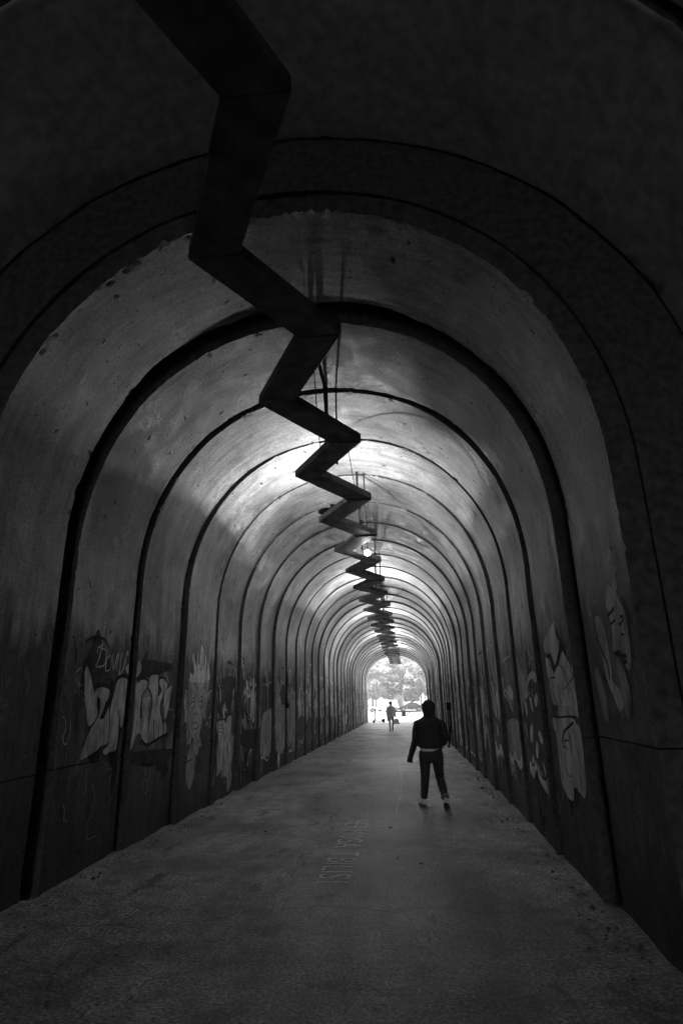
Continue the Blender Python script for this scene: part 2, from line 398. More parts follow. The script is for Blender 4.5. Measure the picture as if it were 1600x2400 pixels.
# ------------------------------------------------------------------ lining
tunnel = empty('tunnel', (0, 0, 0), kind='structure')
TH = .22
def ring_meshes(k):
    r = RINGS[k]; y0 = ring_y(k); y1 = ring_y(k + 1) - r['g']
    fine = -2 <= k <= 4
    n = 640 if -1 <= k <= 1 else (360 if fine else 110)
    P = base_profile(240, y0 + .8); Q, N, s = resample(P, n)
    inner = [y0, y0 + .03, y0 + .075, y0 + .082] + list(np.linspace(y0 + .12, y1 - .10, 14 if fine else 3)) + [y1 - .05, y1 - .02, y1]
    if not fine: inner = [y0, y0 + .075, y0 + .082] + list(np.linspace(y0 + .4, y1 - .3, 2)) + [y1]
    L = s[-1]
    crownness = np.clip((Q[:, 1] - S0) / (crown_h(y0) - S0), 0, 1) ** 1.5
    dloc = r['dw'] * (1 - crownness) + r['dc'] * crownness
    big = mnoise.noise
    amp = (.05 if k in (-1, 0) else .022) if fine else .012
    V = np.zeros((n, len(inner) + 2, 3))
    for i in range(n):
        a = s[i]
        e0 = amp * (big(Vector((a * .9, k * 5.1, 0))) * .8 + big(Vector((a * 7, k * 5.1, 2))) * .3 + big(Vector((a * 19, k * 5.1, 2))) * .18) * (.25 + crownness[i])
        e1 = amp * (big(Vector((a * .8, k * 3.3, 7))) * 1.2 + big(Vector((a * 6, k * 3.3, 4))) * .4 + big(Vector((a * 17, k * 3.3, 4))) * .22) * (.3 + crownness[i])
        ex = near_extra(k)
        for j, y in enumerate(inner):
            t = (y - y0) / DK
            off = dloc[i] * t + undulate(k, a, y) + ex
            yy = y + e0 * max(0, 1 - (y - y0) / .3) + e1 * max(0, 1 - (y1 - y) / .3)
            if j >= (3 if fine else 2): off += .008
            if fine:
                # chipped edges
                ed = min(abs(y - y0), abs(y1 - y))
                if ed < .10:
                    c = big(Vector((a * 5, y * 6, k))) + .7 * big(Vector((a * 15, y * 15, k)))
                    off += max(0, c - (.42 if k > -1 or y > y0 + .3 else .15)) * .07 * (1 - ed / .10) * (.4 + crownness[i])
                if k <= -2: off += .02 * big(Vector((a * 2, y * 2, 2)))
            V[i, j + 1] = (Q[i, 0] + N[i, 0] * off + r['ox'], yy, Q[i, 1] + N[i, 1] * off)
        for j, y in ((0, y0), (len(inner) + 1, y1)):
            off = TH + ex
            V[i, j] = (Q[i, 0] + N[i, 0] * off + r['ox'], (V[i, 1, 1] if j == 0 else V[i, -2, 1]), Q[i, 1] + N[i, 1] * off)
    return V, s
def slab(name, V, s, i0, i1, k, mat):
    m = V.shape[1]; n = i1 - i0 + 1
    v = V[i0:i1 + 1].reshape(-1, 3)
    f = [(i * m + j, (i + 1) * m + j, (i + 1) * m + (j + 1) % m, i * m + (j + 1) % m) for i in range(n - 1) for j in range(m)]
    f += [tuple(range(m))[::-1], tuple((n - 1) * m + j for j in range(m))]
    me = pydata(name, v, f)
    uvl = me.uv_layers.new(name='UVMap')
    vi = np.zeros(len(me.loops), int); me.loops.foreach_get('vertex_index', vi)
    ss = np.repeat(s[i0:i1 + 1], m)[vi]; yy = v[vi, 1]
    # the thickness direction continues the texture on the end faces
    uvl.data.foreach_set('uv', np.stack([ss + 5.3 * k, yy + .37 * k], 1).ravel())
    for p in me.polygons: p.use_smooth = False
    if k <= -2:
        for p in me.polygons: p.use_smooth = True
    me.materials.append(mat); me.materials.append(M_JOINT)
    nq = (n - 1) * m
    me.polygons.foreach_set('material_index', [1 if (q < nq and q % m in (0, m - 2, m - 1)) else 0 for q in range(len(me.polygons))])
    return me
panel_of = {}
for k in range(-19, 29):
    V, s = ring_meshes(k)
    L = s[-1]; mat = M_DARK if k <= -2 else M_CONC
    zl = 1.05 + rng.uniform(-.03, .03); zr = 1.35 + rng.uniform(-.03, .03)
    a = int(np.searchsorted(s, zl)); b = int(np.searchsorted(s, L - zr))
    # recessed joint: pull the end rows of the base pieces back by 8 mm
    VB = V.copy(); VB[a, :, 2] -= .010; VB[b, :, 2] -= .010
    V[a, :, 2] += .002; V[b, :, 2] += .002
    if k >= -4:
        o = obj('base_panel', slab('base_panel', VB, s, 0, a, k, mat), None, tunnel); panel_of[(k, -1, 0)] = o
        o = obj('base_panel', slab('base_panel', VB, s, b, V.shape[0] - 1, k, mat), None, tunnel); panel_of[(k, 1, 0)] = o
        o = obj('arch_panel', slab('arch_panel', V, s, a, b, k, mat), None, tunnel); panel_of[(k, 0, 1)] = o
    else:
        o = obj('arch_panel', slab('arch_panel', V, s, 0, V.shape[0] - 1, k, mat), None, tunnel); panel_of[(k, 0, 1)] = o
# backfill behind the joints
def shell(y0, y1, off, name):
    P = base_profile(80, y0); Q, N, s = resample(P, 90); v = []; f = []
    for y in (y0, y1):
        for o_ in (off, off + .4):
            v += [(Q[i, 0] + N[i, 0] * o_, y, Q[i, 1] + N[i, 1] * o_ - (.3 if i in (0, 89) else 0)) for i in range(90)]
    n = 90
    for a, b in ((0, 2), (3, 1), (1, 0), (2, 3)):
        f += [(a * n + i, a * n + i + 1, b * n + i + 1, b * n + i) for i in range(n - 1)]
    return obj(name, pydata(name, v, f), M_SHELL, tunnel)
shell(ring_y(-1) - .02, Y_OUT - .05, TH + .03, 'backfill')
shell(Y_IN - .5, ring_y(-1) - .05, TH + .86, 'backfill')
# end ring that closes the step between the wide first vault and the lining
def annulus(y, o0, o1, name, mat, th=.04):
    P = base_profile(80, y); Q, N, s = resample(P, 200); v = []; f = []
    for yy in (y, y + th):
        for o_ in (o0, o1):
            v += [(Q[i, 0] + N[i, 0] * o_, yy, Q[i, 1] + N[i, 1] * o_) for i in range(200)]
    n = 200
    for a, b in ((0, 1), (3, 2), (2, 0), (1, 3)):
        f += [(a * n + i, a * n + i + 1, b * n + i + 1, b * n + i) for i in range(n - 1)]
    return obj(name, pydata(name, v, f), mat, tunnel)
annulus(ring_y(-1) - .045, TH - .01, TH + 1.2, 'step_ring', M_JOINT)

# head walls and the bank over the tunnel
def head_wall(y, off, th, name_, lab):
    P = base_profile(60, y); Q, N, s = resample(P, 61)
    arch = [(Q[i, 0] + N[i, 0] * off, Q[i, 1] + N[i, 1] * off) for i in range(61)]
    outer = []
    for i in range(61):
        t = i / 60
        if t < .3: outer.append((-11, 9.5 * t / .3))
        elif t > .7: outer.append((11, 9.5 * (1 - t) / .3))
        else: outer.append((-11 + 22 * (t - .3) / .4, 9.5))
    v = [(x, yy, z) for yy in (y, y + th) for ring in (arch, outer) for x, z in ring]; f = []
    n = 61
    for a, b in ((0, 1), (3, 2), (2, 0), (1, 3)):
        f += [(a * n + i, a * n + i + 1, b * n + i + 1, b * n + i) for i in range(n - 1)]
    return obj(name_, pydata(name_, v, f), M_STONE, label=lab, cat='wall')
head_wall(Y_OUT - .1, .06, .5, 'head_wall', 'stone head wall around the sunlit far mouth of the tunnel')
hw = head_wall(Y_IN - .5, .82, .5, 'head_wall', 'stone head wall around the tunnel mouth behind the walkers')
bv = []; bf = []
P = base_profile(60, 10); Q, N, s = resample(P, 61)
inn = [(Q[i, 0] + N[i, 0] * 1.6, Q[i, 1] + N[i, 1] * 1.6) for i in range(61)]
out_ = [(-60 + 120 * i / 60, 9.3 - .0 * i if 12 < i < 48 else 9.3 * (min(i, 60 - i) / 12)) for i in range(61)]
for yy in (Y_IN - .1, Y_OUT - .15):
    bv += [(x, yy, z) for x, z in inn] + [(x, yy, z) for x, z in out_]
for a, b in ((0, 1), (3, 2), (1, 3), (2, 0)):
    bf += [(a * 61 + i, a * 61 + i + 1, b * 61 + i + 1, b * 61 + i) for i in range(60)]
obj('hill', pydata('hill', bv, bf), M_EARTH, kind='structure')

# ------------------------------------------------------------------ graffiti
PAINT=[
(-1,0.35,0,[6.39,2.08,6.46,2.02,6.59,1.85,6.63,1.8,6.65,1.83,6.68,1.85,6.71,1.68,6.74,1.57,6.67,1.49,6.56,1.46,6.5,1.58,6.41,1.76,6.37,1.93,6.36,2.03]),
(-1,0.3,0,[6.67,1.8,6.68,1.85,6.81,1.87,6.98,1.84,6.99,1.76,6.92,1.7,6.88,1.62,6.81,1.53,6.92,1.53,7.0,1.63,7.03,1.62,7.09,1.28,6.91,1.23,6.82,1.19,6.65,1.15,6.47,1.12,6.47,1.19,6.58,1.38,6.69,1.48,6.78,1.57,6.78,1.73,6.74,1.75]),
(-1,0.35,0,[7.14,1.86,7.18,1.95,7.31,1.99,7.43,1.98,7.46,1.93,7.44,1.79,7.45,1.57,7.42,1.41,7.34,1.42,7.32,1.17,7.14,1.15,7.05,1.13,6.98,1.15,6.99,1.19,7.1,1.25,7.06,1.58,7.08,1.72]),
(-1,0.03,0.03,[6.38,1.76,6.33,1.93,6.33,2.08,6.38,2.14,6.51,2.02,6.63,1.81]),
(-1,0.03,0.035,[6.64,1.86,6.81,1.89,6.99,1.86,7.04,1.77,7.07,1.9,7.18,1.99,7.32,2.02,7.46,2.0]),
(-1,0.03,0.02,[7.03,1.63,7.07,1.51,7.1,1.26]),
(-1,0.03,0.025,[7.28,1.62,7.34,1.46,7.36,1.13]),
(-1,0.35,0.022,[6.58,2.23,6.59,2.3,6.68,2.32,6.69,2.36]),
(-1,0.35,0.024,[6.68,2.36,6.66,2.26,6.63,2.17,6.57,2.09]),
(-1,0.35,0.022,[6.66,2.29,6.78,2.29,6.81,2.2,6.79,2.12,6.67,2.09,6.57,2.09]),
(-1,0.38,0.02,[6.9,2.24,6.84,2.19,6.83,2.13,6.83,2.06,6.93,2.07,6.96,2.14,6.95,2.2,6.9,2.24]),
(-1,0.38,0.025,[6.99,2.26,6.98,2.19,7.04,2.08,7.1,2.24,7.14,2.27,7.12,2.17,7.12,2.06]),
(-1,0.38,0.03,[7.22,2.29,7.2,2.21,7.21,2.11,7.2,2.03,7.3,2.09,7.33,2.16,7.35,2.23,7.38,2.32,7.41,2.26]),
(-1,0.03,0.03,[6.29,2.32,6.38,2.38,6.52,2.41,6.68,2.41,6.78,2.38,6.88,2.3]),
(-1,0.35,0,[7.46,2.17,7.38,2.13,7.38,2.08,7.45,2.04,7.47,2.04]),
(-1,0.33,0,[7.58,2.21,7.66,2.22,7.74,2.17,7.75,2.09,7.64,2.02,7.59,2.04]),
(-1,0.35,0,[7.58,1.97,7.67,1.94,7.78,1.98,7.96,1.98,8.01,1.94,7.99,1.9,7.87,1.83,7.82,1.75,7.83,1.52,7.89,1.52,7.87,1.71,7.89,1.75,8.05,1.77,8.14,1.77,8.16,1.73,8.08,1.66,8.07,1.57,8.06,1.51,8.13,1.42,8.17,1.29,8.11,1.17,7.95,1.24,7.91,1.3,7.78,1.31,7.64,1.15,7.56,1.17,7.63,1.28,7.64,1.58,7.63,1.79]),
(-1,0.38,0,[8.03,2.0,8.11,2.05,8.23,2.08,8.39,2.06,8.4,1.95,8.41,1.78,8.53,1.86,8.43,1.96,8.47,2.02,8.58,2.02,8.75,1.96,8.64,1.84,8.51,1.68,8.53,1.57,8.61,1.48,8.71,1.33,8.71,1.26,8.4,1.21,8.37,1.23,8.35,1.28,8.35,1.46,8.31,1.46,8.33,1.22,8.18,1.16,8.17,1.29,8.13,1.42,8.15,1.47,8.24,1.66,8.18,1.77,8.04,1.89,8.05,1.94]),
(-1,0.38,0,[8.94,1.94,8.77,1.89,8.66,1.83,8.66,1.66,8.7,1.5,8.75,1.46,8.85,1.61,8.92,1.82]),
(-1,0.36,0,[8.76,1.42,8.7,1.4,8.74,1.28,8.82,1.29,8.82,1.37]),
(-1,0.3,0,[8.5,2.03,8.78,1.97,8.77,2.02,8.66,2.09,8.55,2.06]),
(-1,0.03,0.03,[8.03,2.01,8.09,2.06,8.23,2.08,8.4,2.08,8.43,2.03,8.61,2.04,8.79,1.96]),
(-1,0.03,0.03,[7.62,1.98,7.77,2.01,7.98,1.99,8.03,1.94,8.01,1.9,8.13,1.82,8.2,1.73,8.19,1.57,8.15,1.47]),
(-1,0.03,0.02,[8.01,1.9,7.86,1.79,7.83,1.72,7.83,1.52]),
(-1,0.03,0.018,[8.12,1.47,8.17,1.34,8.18,1.16]),
(-1,0.03,0.018,[8.35,1.47,8.33,1.38,8.36,1.22]),
(-1,0.03,0.02,[8.39,2.05,8.4,1.91,8.4,1.77]),
(-1,0.03,0.02,[8.64,1.83,8.63,1.66,8.72,1.46,8.65,1.48,8.74,1.28]),
(-1,0.03,0.04,[7.92,1.24,8.12,1.16,8.4,1.2,8.72,1.25,8.91,1.26]),
(-1,0.05,0,[7.8,2.21,8.15,2.26,8.4,2.25,8.82,2.25,8.84,2.15,8.59,2.13,8.49,2.1,8.28,2.1,8.04,2.04,7.83,2.03]),
(-1,0.06,0,[7.57,1.1,9.06,1.05,9.03,0.91,8.71,0.88,7.98,0.93,7.58,0.99]),
(-1,0.3,0,[9.55,2.03,10.53,2.06,10.51,1.82,10.43,1.59,10.28,1.32,10.18,1.16,10.09,1.08,9.93,1.09,9.78,1.2,9.62,1.32,9.58,1.49,9.56,1.76]),
(-1,0.42,0,[9.56,2.17,9.64,2.12,9.71,2.17,9.68,2.27,9.61,2.38,9.65,2.47,9.72,2.37,9.86,2.27,9.85,2.4,9.88,2.56,9.93,2.35,9.99,2.3,10.02,2.47,10.02,2.58,10.07,2.63,10.19,2.53,10.22,2.41,10.19,2.26,10.29,2.37,10.3,2.49,10.38,2.42,10.41,2.21,10.46,2.28,10.48,2.38,10.56,2.28,10.54,2.04,9.56,2.01,9.53,2.07]),
(-1,0.05,0,[10.02,2.27,9.98,2.19,10.04,2.14,10.09,2.2,10.06,2.26]),
(-1,0.33,0,[9.38,1.89,9.55,1.84,9.53,1.7,9.57,1.57,9.56,1.42,9.43,1.41,9.41,1.55,9.34,1.7,9.36,1.83]),
(-1,0.33,0,[10.51,1.84,10.7,1.91,10.79,1.91,10.67,1.79,10.51,1.67,10.5,1.53,10.47,1.42,10.35,1.48,10.38,1.65]),
(-1,0.33,0,[9.92,1.05,10.17,1.04,10.18,0.93,10.1,0.87,9.95,0.95]),
(-1,0.03,0.012,[9.55,2.03,9.57,1.81,9.59,1.54,9.61,1.33,9.78,1.2,9.93,1.09]),
(-1,0.03,0.012,[9.66,1.76,9.65,1.85,9.71,1.97,9.79,2.0,9.91,1.93,9.94,1.86,9.9,1.79,9.77,1.86,9.69,1.83,9.62,1.74]),
(-1,0.03,0.012,[10.06,1.79,10.09,1.85,10.26,1.94,10.33,1.9,10.28,1.82,10.15,1.78]),
(-1,0.03,0.014,[9.63,1.66,9.71,1.7,9.86,1.71,9.9,1.67,9.81,1.62,9.69,1.61,9.62,1.65,9.66,1.71,9.78,1.77,9.89,1.73]),
(-1,0.03,0.014,[10.04,1.69,10.14,1.72,10.26,1.71,10.3,1.66,10.2,1.61,10.07,1.64,10.04,1.69,10.13,1.78,10.29,1.77,10.38,1.68]),
(-1,0.03,0.01,[9.39,1.91,9.55,1.86]),
(-1,0.03,0.012,[10.5,1.89,10.65,1.92,10.8,1.91,10.69,1.83,10.48,1.73,10.39,1.61,10.34,1.44,10.2,1.17]),
(-1,0.03,0.012,[9.38,1.83,9.51,1.8,9.55,1.73,9.5,1.65,9.55,1.57]),
(-1,0.03,0.014,[9.81,1.51,9.86,1.53,9.89,1.5,9.96,1.53,10.05,1.5]),
(-1,0.03,0.014,[9.77,1.32,9.81,1.39,9.94,1.37,9.98,1.39,10.1,1.32,10.0,1.29,9.9,1.29,9.76,1.27]),
(-1,0.03,0.012,[9.91,1.21,9.98,1.19,10.03,1.21]),
(-1,0.12,0,[9.26,1.08,9.72,1.06,9.62,0.94,9.43,0.83,9.27,0.89]),
(-1,0.12,0,[10.59,1.07,10.76,0.95,10.77,0.76,10.29,0.8,10.46,0.93]),
(-1,0.03,0.02,[9.69,1.02,9.63,0.92,9.46,0.82,9.9,0.84]),
(-1,0.03,0.02,[10.59,1.07,10.81,0.89]),
(-1,0.08,0.02,[11.61,2.18,11.5,2.32,11.61,2.44,11.88,2.48,12.07,2.43,12.11,2.31,12.0,2.22]),
(-1,0.05,0,[11.68,2.42,11.79,2.46,12.0,2.44,11.98,2.41,11.82,2.41]),
(-1,0.08,0,[11.11,1.84,11.36,2.1,11.61,2.17,12.2,2.19,12.41,2.03,12.37,1.6,12.2,1.48,11.59,1.41,11.16,1.5]),
(-1,0.4,0,[11.65,1.7,11.51,1.64,11.44,1.55,11.52,1.43,11.62,1.42,11.79,1.46,11.88,1.55,11.83,1.67]),
(-1,0.05,0,[11.71,1.54,11.61,1.51,11.62,1.45,11.73,1.45,11.79,1.5]),
(-1,0.35,0,[11.07,1.32,11.14,1.36,11.38,1.37,11.63,1.35,11.79,1.28,11.79,1.13,11.64,0.98,11.49,0.88,11.38,0.86,11.29,1.01,11.13,1.2]),
(-1,0.34,0,[11.77,1.32,11.86,1.41,12.02,1.45,12.16,1.42,12.15,1.29,12.08,1.13,11.99,1.0,11.99,0.88,12.12,0.68,12.11,0.45,11.93,0.43,11.76,0.46,11.71,0.54,11.51,0.51,11.24,0.43,11.25,0.55,11.32,0.73,11.49,0.92,11.64,0.97,11.82,1.13]),
(-1,0.25,0,[12.22,1.12,12.11,1.08,12.04,0.97,12.14,0.87,12.28,0.8,12.38,0.88,12.36,1.04]),
(-1,0.03,0.02,[11.44,1.52,11.54,1.42]),
(-1,0.04,0.025,[11.06,1.37,11.38,1.4,11.72,1.38,11.88,1.45,12.06,1.48,12.2,1.43,12.18,1.28,12.06,1.09,11.96,0.91,12.04,0.81]),
(-1,0.04,0.015,[11.79,1.29,11.79,1.13,11.64,0.97,11.68,0.73,11.73,0.52]),
(-1,0.04,0.012,[11.15,1.29,11.35,1.3,11.56,1.28]),
(-1,0.04,0.012,[11.18,1.24,11.4,1.24,11.65,1.2]),
(-1,0.04,0.012,[11.23,1.17,11.41,1.18,11.66,1.13]),
(-1,0.3,0,[12.22,1.99,12.12,1.87,12.18,1.77,12.08,1.65,12.2,1.48,12.3,1.6,12.31,1.72,12.23,1.77,12.31,1.9]),
(-1,0.26,0,[11.19,1.99,11.17,1.84,11.26,1.67,11.32,1.77,11.26,1.91]),
(-1,0.45,0,[13.13,2.17,13.29,2.0,13.32,1.97,13.42,2.06,13.48,2.25,13.65,2.1,13.62,2.05,13.81,2.24,13.86,2.1,13.83,2.05,14.07,2.12,14.03,1.98,13.74,1.84,13.68,1.82,13.76,1.95,13.69,2.0,13.53,1.82,13.48,1.81,13.51,2.0,13.33,1.83,13.3,1.86,13.21,1.94,13.23,1.78,13.17,1.55,13.08,1.62,12.99,1.67,12.96,1.78,13.1,1.68,13.08,1.99]),
(-1,0.4,0,[14.09,1.96,14.07,1.87,14.0,1.65,13.99,1.44,13.86,1.29,13.77,1.24,13.93,1.44,13.9,1.68,13.79,1.65,13.89,1.84]),
(-1,0.3,0,[12.94,1.5,13.0,1.38,12.82,1.35,12.87,1.23,13.14,1.14,13.23,1.24,13.1,1.43]),
(-1,0.45,0.014,[13.46,1.44,13.35,1.41,13.36,1.36,13.47,1.33,13.58,1.37,13.55,1.42,13.46,1.44]),
(-1,0.06,0,[12.83,1.09,14.18,1.1,14.15,0.74,13.74,0.71,12.76,0.85]),
(-1,0.06,0.03,[13.41,2.17,13.12,2.19,13.12,2.24,13.34,2.3,13.57,2.26]),
(-1,0.09,0,[14.6,2.08,14.8,2.11,15.17,2.02,15.26,1.76,15.21,1.49,15.07,1.42,14.59,1.44,14.55,1.87]),
(-1,0.09,0,[15.35,2.04,15.6,2.17,15.84,2.12,15.87,1.69,15.58,1.47,15.34,1.73]),
(-1,0.42,0.02,[14.57,2.07,14.77,2.11,15.02,2.1,15.27,2.05,15.45,2.13,15.76,2.18,15.88,2.12]),
(-1,0.3,0,[14.7,1.41,15.14,1.48,15.81,1.47,15.8,0.62,15.59,0.43,15.23,0.44,15.04,0.6,14.91,0.98,14.8,0.62,14.55,0.51,14.42,0.58,14.49,1.14]),
(-1,0.42,0,[14.87,0.98,14.84,0.57,14.49,0.49,14.56,0.45,15.03,0.39,15.31,0.32,15.7,0.42,15.31,0.36,15.02,0.5]),
(-1,0.03,0.03,[14.42,0.58,14.55,0.5,14.81,0.58,14.87,1.02,15.01,0.59,15.23,0.41,15.52,0.4,15.73,0.49]),
(-1,0.4,0.02,[14.58,1.64,14.53,1.43,14.49,1.14]),
(-1,0.09,0,[16.81,2.12,17.07,2.18,17.5,2.1,17.52,1.73,16.97,1.62,16.69,1.9]),
(-1,0.42,0.025,[16.26,1.92,16.51,2.05,16.68,2.02,16.94,2.17,17.26,2.19,17.5,2.08]),
(-1,0.26,0,[16.13,1.46,17.53,1.55,17.49,0.51,16.79,0.33,16.45,0.44,16.2,0.52]),
(-1,0.03,0.04,[16.24,0.5,16.53,0.4,16.74,0.33,17.13,0.39,17.49,0.49]),
(-1,0.4,0,[16.45,0.36,16.65,0.41,16.75,0.24,16.64,0.04,16.51,0.1]),
(-1,0.42,0.03,[18.0,2.0,18.15,2.12,18.41,1.97,18.85,2.0,19.07,1.9]),
(-1,0.22,0,[17.8,1.87,19.07,1.88,19.11,0.4,18.58,0.33,18.26,0.46,17.97,0.41,17.79,0.53]),
(-1,0.03,0.03,[17.87,0.42,18.16,0.47,18.36,0.49,18.63,0.31,18.89,0.38]),
(-1,0.42,0.05,[21.5,2.51,21.75,3.01,22.27,3.82,22.68,3.9,23.06,3.08,23.18,2.57]),
(-1,0.42,0.05,[21.75,2.97,23.06,3.0]),
(-1,0.4,0.05,[24.19,2.4,24.23,3.15,24.74,3.83,25.23,3.83]),
(-1,0.4,0.05,[25.41,3.98,25.71,3.46,26.16,2.45]),
(-1,0.4,0.04,[27.34,3.33,27.81,4.09,28.45,4.25]),
(-1,0.45,0.03,[19.64,1.9,20.0,2.11,20.38,2.01,20.91,1.88]),
(-1,0.45,0.03,[19.77,1.27,20.0,1.87,20.26,1.19,20.52,1.81,20.65,1.25]),
(-1,0.12,0,[19.65,1.21,20.91,1.18,20.91,0.76,20.27,0.53,19.66,0.63]),
(-1,0.4,0.03,[19.66,0.59,20.14,0.44,20.91,0.66]),
(-1,0.45,0.03,[21.38,1.92,21.69,2.14,22.03,2.04,22.49,1.89]),
(-1,0.45,0.03,[21.49,1.23,21.69,1.88,21.92,1.15,22.13,1.81,22.24,1.22]),
(-1,0.12,0,[21.37,1.17,22.47,1.14,22.46,0.69,21.91,0.43,21.36,0.54]),
(-1,0.4,0.03,[21.36,0.5,21.78,0.34,22.46,0.58]),
(-1,0.45,0.03,[23.44,1.94,23.83,2.18,24.24,2.07,24.78,1.91]),
(-1,0.45,0.03,[23.55,1.19,23.81,1.9,24.07,1.1,24.34,1.82,24.46,1.17]),
(-1,0.12,0,[23.41,1.11,24.73,1.08,24.7,0.59,24.03,0.31,23.38,0.42]),
(-1,0.4,0.03,[23.38,0.39,23.88,0.2,24.7,0.47]),
(-1,0.45,0.03,[25.11,1.95,25.52,2.22,25.92,2.09,26.47,1.92]),
(-1,0.45,0.03,[25.18,1.15,25.5,1.91,25.7,1.06,26.04,1.83,26.12,1.13]),
(-1,0.12,0,[25.05,1.07,26.39,1.04,26.34,0.52,25.64,0.22,25.0,0.34]),
(-1,0.4,0.03,[25.0,0.3,25.5,0.1,26.33,0.39]),
(-1,0.45,0.03,[27.21,1.97,27.62,2.26,28.04,2.12,28.6,1.94]),
(-1,0.45,0.03,[27.27,1.11,27.59,1.93,27.8,1.0,28.13,1.84,28.21,1.09]),
(-1,0.12,0,[27.12,1.02,28.48,0.99,28.42,0.43,27.71,0.1,27.04,0.23]),
(-1,0.4,0.03,[27.03,0.18,27.54,-0.02,28.4,0.29]),
(-1,0.45,0.03,[29.25,1.99,29.64,2.3,29.94,2.15,30.37,1.95]),
(-1,0.45,0.03,[29.21,1.06,29.59,1.94,29.64,0.96,30.03,1.85,30.01,1.05]),
(-1,0.12,0,[29.11,0.97,30.23,0.94,30.14,0.35,29.51,-0.0,29.0,0.12]),
(-1,0.4,0.03,[29.0,0.07,29.4,-0.14,30.12,0.21]),
(1,0.45,0.02,[13.47,2.21,13.29,2.07,13.63,1.92,13.3,1.78,13.23,1.68,13.4,1.55,13.51,1.31]),
(1,0.42,0.02,[13.41,2.19,13.03,2.03,13.11,1.84,12.98,1.65,13.49,1.52]),
(1,0.4,0.015,[13.26,2.0,13.51,1.88,13.3,1.78,13.54,1.65,13.16,1.59]),
(1,0.42,0.02,[12.33,2.01,12.08,1.85,12.06,1.65,11.94,1.42]),
(1,0.42,0.02,[11.78,2.1,11.98,2.0,11.77,1.89,11.87,1.68,11.73,1.56,11.67,1.43,11.28,1.75,11.5,1.88]),
(1,0.45,0.02,[11.28,2.13,11.44,1.98,11.3,1.95,11.18,1.83,11.17,1.7]),
(1,0.1,0,[12.36,1.47,12.16,1.5,11.96,1.39,11.65,1.31,12.38,1.29]),
(1,0.15,0,[12.32,1.28,11.2,1.3,11.16,0.82,11.48,0.89,11.75,0.8,12.21,0.89]),
(1,0.42,0,[12.29,0.94,11.85,0.79,11.67,0.79,11.46,0.93,11.16,0.82,11.04,0.67,11.53,0.76,11.72,0.67,12.28,0.71]),
(1,0.35,0,[11.69,1.25,11.81,1.15,11.64,0.95,11.56,1.1]),
(1,0.42,0.015,[10.35,2.21,10.28,2.25,9.56,2.28]),
(1,0.4,0.012,[10.32,2.18,10.37,2.0,10.26,1.9]),
(1,0.4,0.015,[9.95,2.18,10.13,2.09,10.09,1.96,9.93,1.91,9.86,2.0,9.93,2.15]),
(1,0.4,0.012,[9.69,2.21,9.72,2.04,9.7,1.9]),
(1,0.4,0.012,[9.57,2.21,9.5,2.03,9.52,1.94]),
(1,0.4,0.03,[10.78,1.85,10.59,1.99,10.55,1.85,10.56,1.71]),
(1,0.45,0.025,[10.6,1.72,10.41,1.8,10.2,1.74,10.08,1.8,9.86,1.83,9.63,1.77,9.58,1.68]),
(1,0.4,0,[10.2,1.74,9.95,1.82,9.68,1.8,9.59,1.67,9.87,1.64,10.07,1.68]),
(1,0.45,0.02,[10.55,1.72,10.18,1.64,10.0,1.55,9.89,1.43]),
(1,0.4,0.015,[9.99,1.69,9.91,1.57,9.68,1.47]),
(1,0.08,0,[10.63,1.67,10.26,1.64,9.96,1.5,9.73,1.39,10.64,1.34,10.75,1.49]),
(1,0.18,0,[10.49,1.3,9.28,1.34,9.23,0.96,9.55,0.81,9.82,0.8,10.04,0.91,10.18,0.81,10.41,0.81,10.6,0.89]),
(1,0.42,0,[10.64,0.83,10.3,0.79,10.18,0.81,10.04,0.91,9.75,0.8,9.55,0.81,9.33,0.9,9.22,0.83,9.3,0.75,9.5,0.68,9.66,0.68,10.02,0.77,10.31,0.65,10.57,0.69]),
(1,0.03,0.015,[10.6,0.88,10.34,0.8,10.17,0.83,10.02,0.92,9.75,0.81,9.55,0.8,9.32,0.92]),
(1,0.03,0.02,[10.57,0.69,10.32,0.65,10.02,0.76,9.63,0.67,9.47,0.68,9.27,0.75]),
(1,0.03,0.012,[10.21,0.65,9.84,0.55,9.42,0.46]),
(1,0.03,0.012,[9.52,0.65,9.46,0.54]),
(1,0.4,0.02,[9.04,1.99,8.99,1.91,8.84,1.99,8.75,1.94,8.75,1.84,8.86,1.62]),
(1,0.4,0.012,[8.66,1.93,8.35,1.96]),
(1,0.3,0,[8.52,1.78,8.41,1.86,8.14,1.95,7.87,1.98,7.65,1.93,7.61,1.76,7.62,1.58,7.71,1.75,7.8,1.84,7.92,1.89,8.2,1.86,8.41,1.78,8.54,1.66,8.64,1.68]),
(1,0.42,0,[7.76,1.71,7.9,1.66,7.92,1.59,7.85,1.55,7.72,1.59,7.68,1.68]),
(1,0.42,0,[8.3,1.73,8.2,1.68,8.11,1.52,8.16,1.49,8.27,1.6]),
(1,0.4,0,[8.74,1.61,8.6,1.6,8.62,1.41,8.71,1.48]),
(1,0.07,0,[8.81,1.6,7.94,1.77,7.61,1.84,7.66,1.53,7.74,1.38,8.97,1.33,8.89,1.51]),
(1,0.08,0,[8.92,1.32,7.57,1.38,7.64,1.1,7.84,0.74,8.06,0.75,8.31,0.88,8.49,0.84,8.67,0.89,8.86,1.13]),
(1,0.4,0,[8.38,1.33,8.5,1.26,8.55,1.14,8.45,1.11,8.34,1.18,8.29,1.3]),
(1,0.4,0,[8.09,1.14,8.18,1.08,8.23,0.96,8.15,0.95,8.03,1.03,8.01,1.12]),
(1,0.4,0,[7.82,1.28,7.87,1.23,7.83,1.16,7.7,1.14,7.68,1.21]),
(1,0.4,0,[8.55,0.96,8.62,0.86,8.54,0.85,8.45,0.9]),
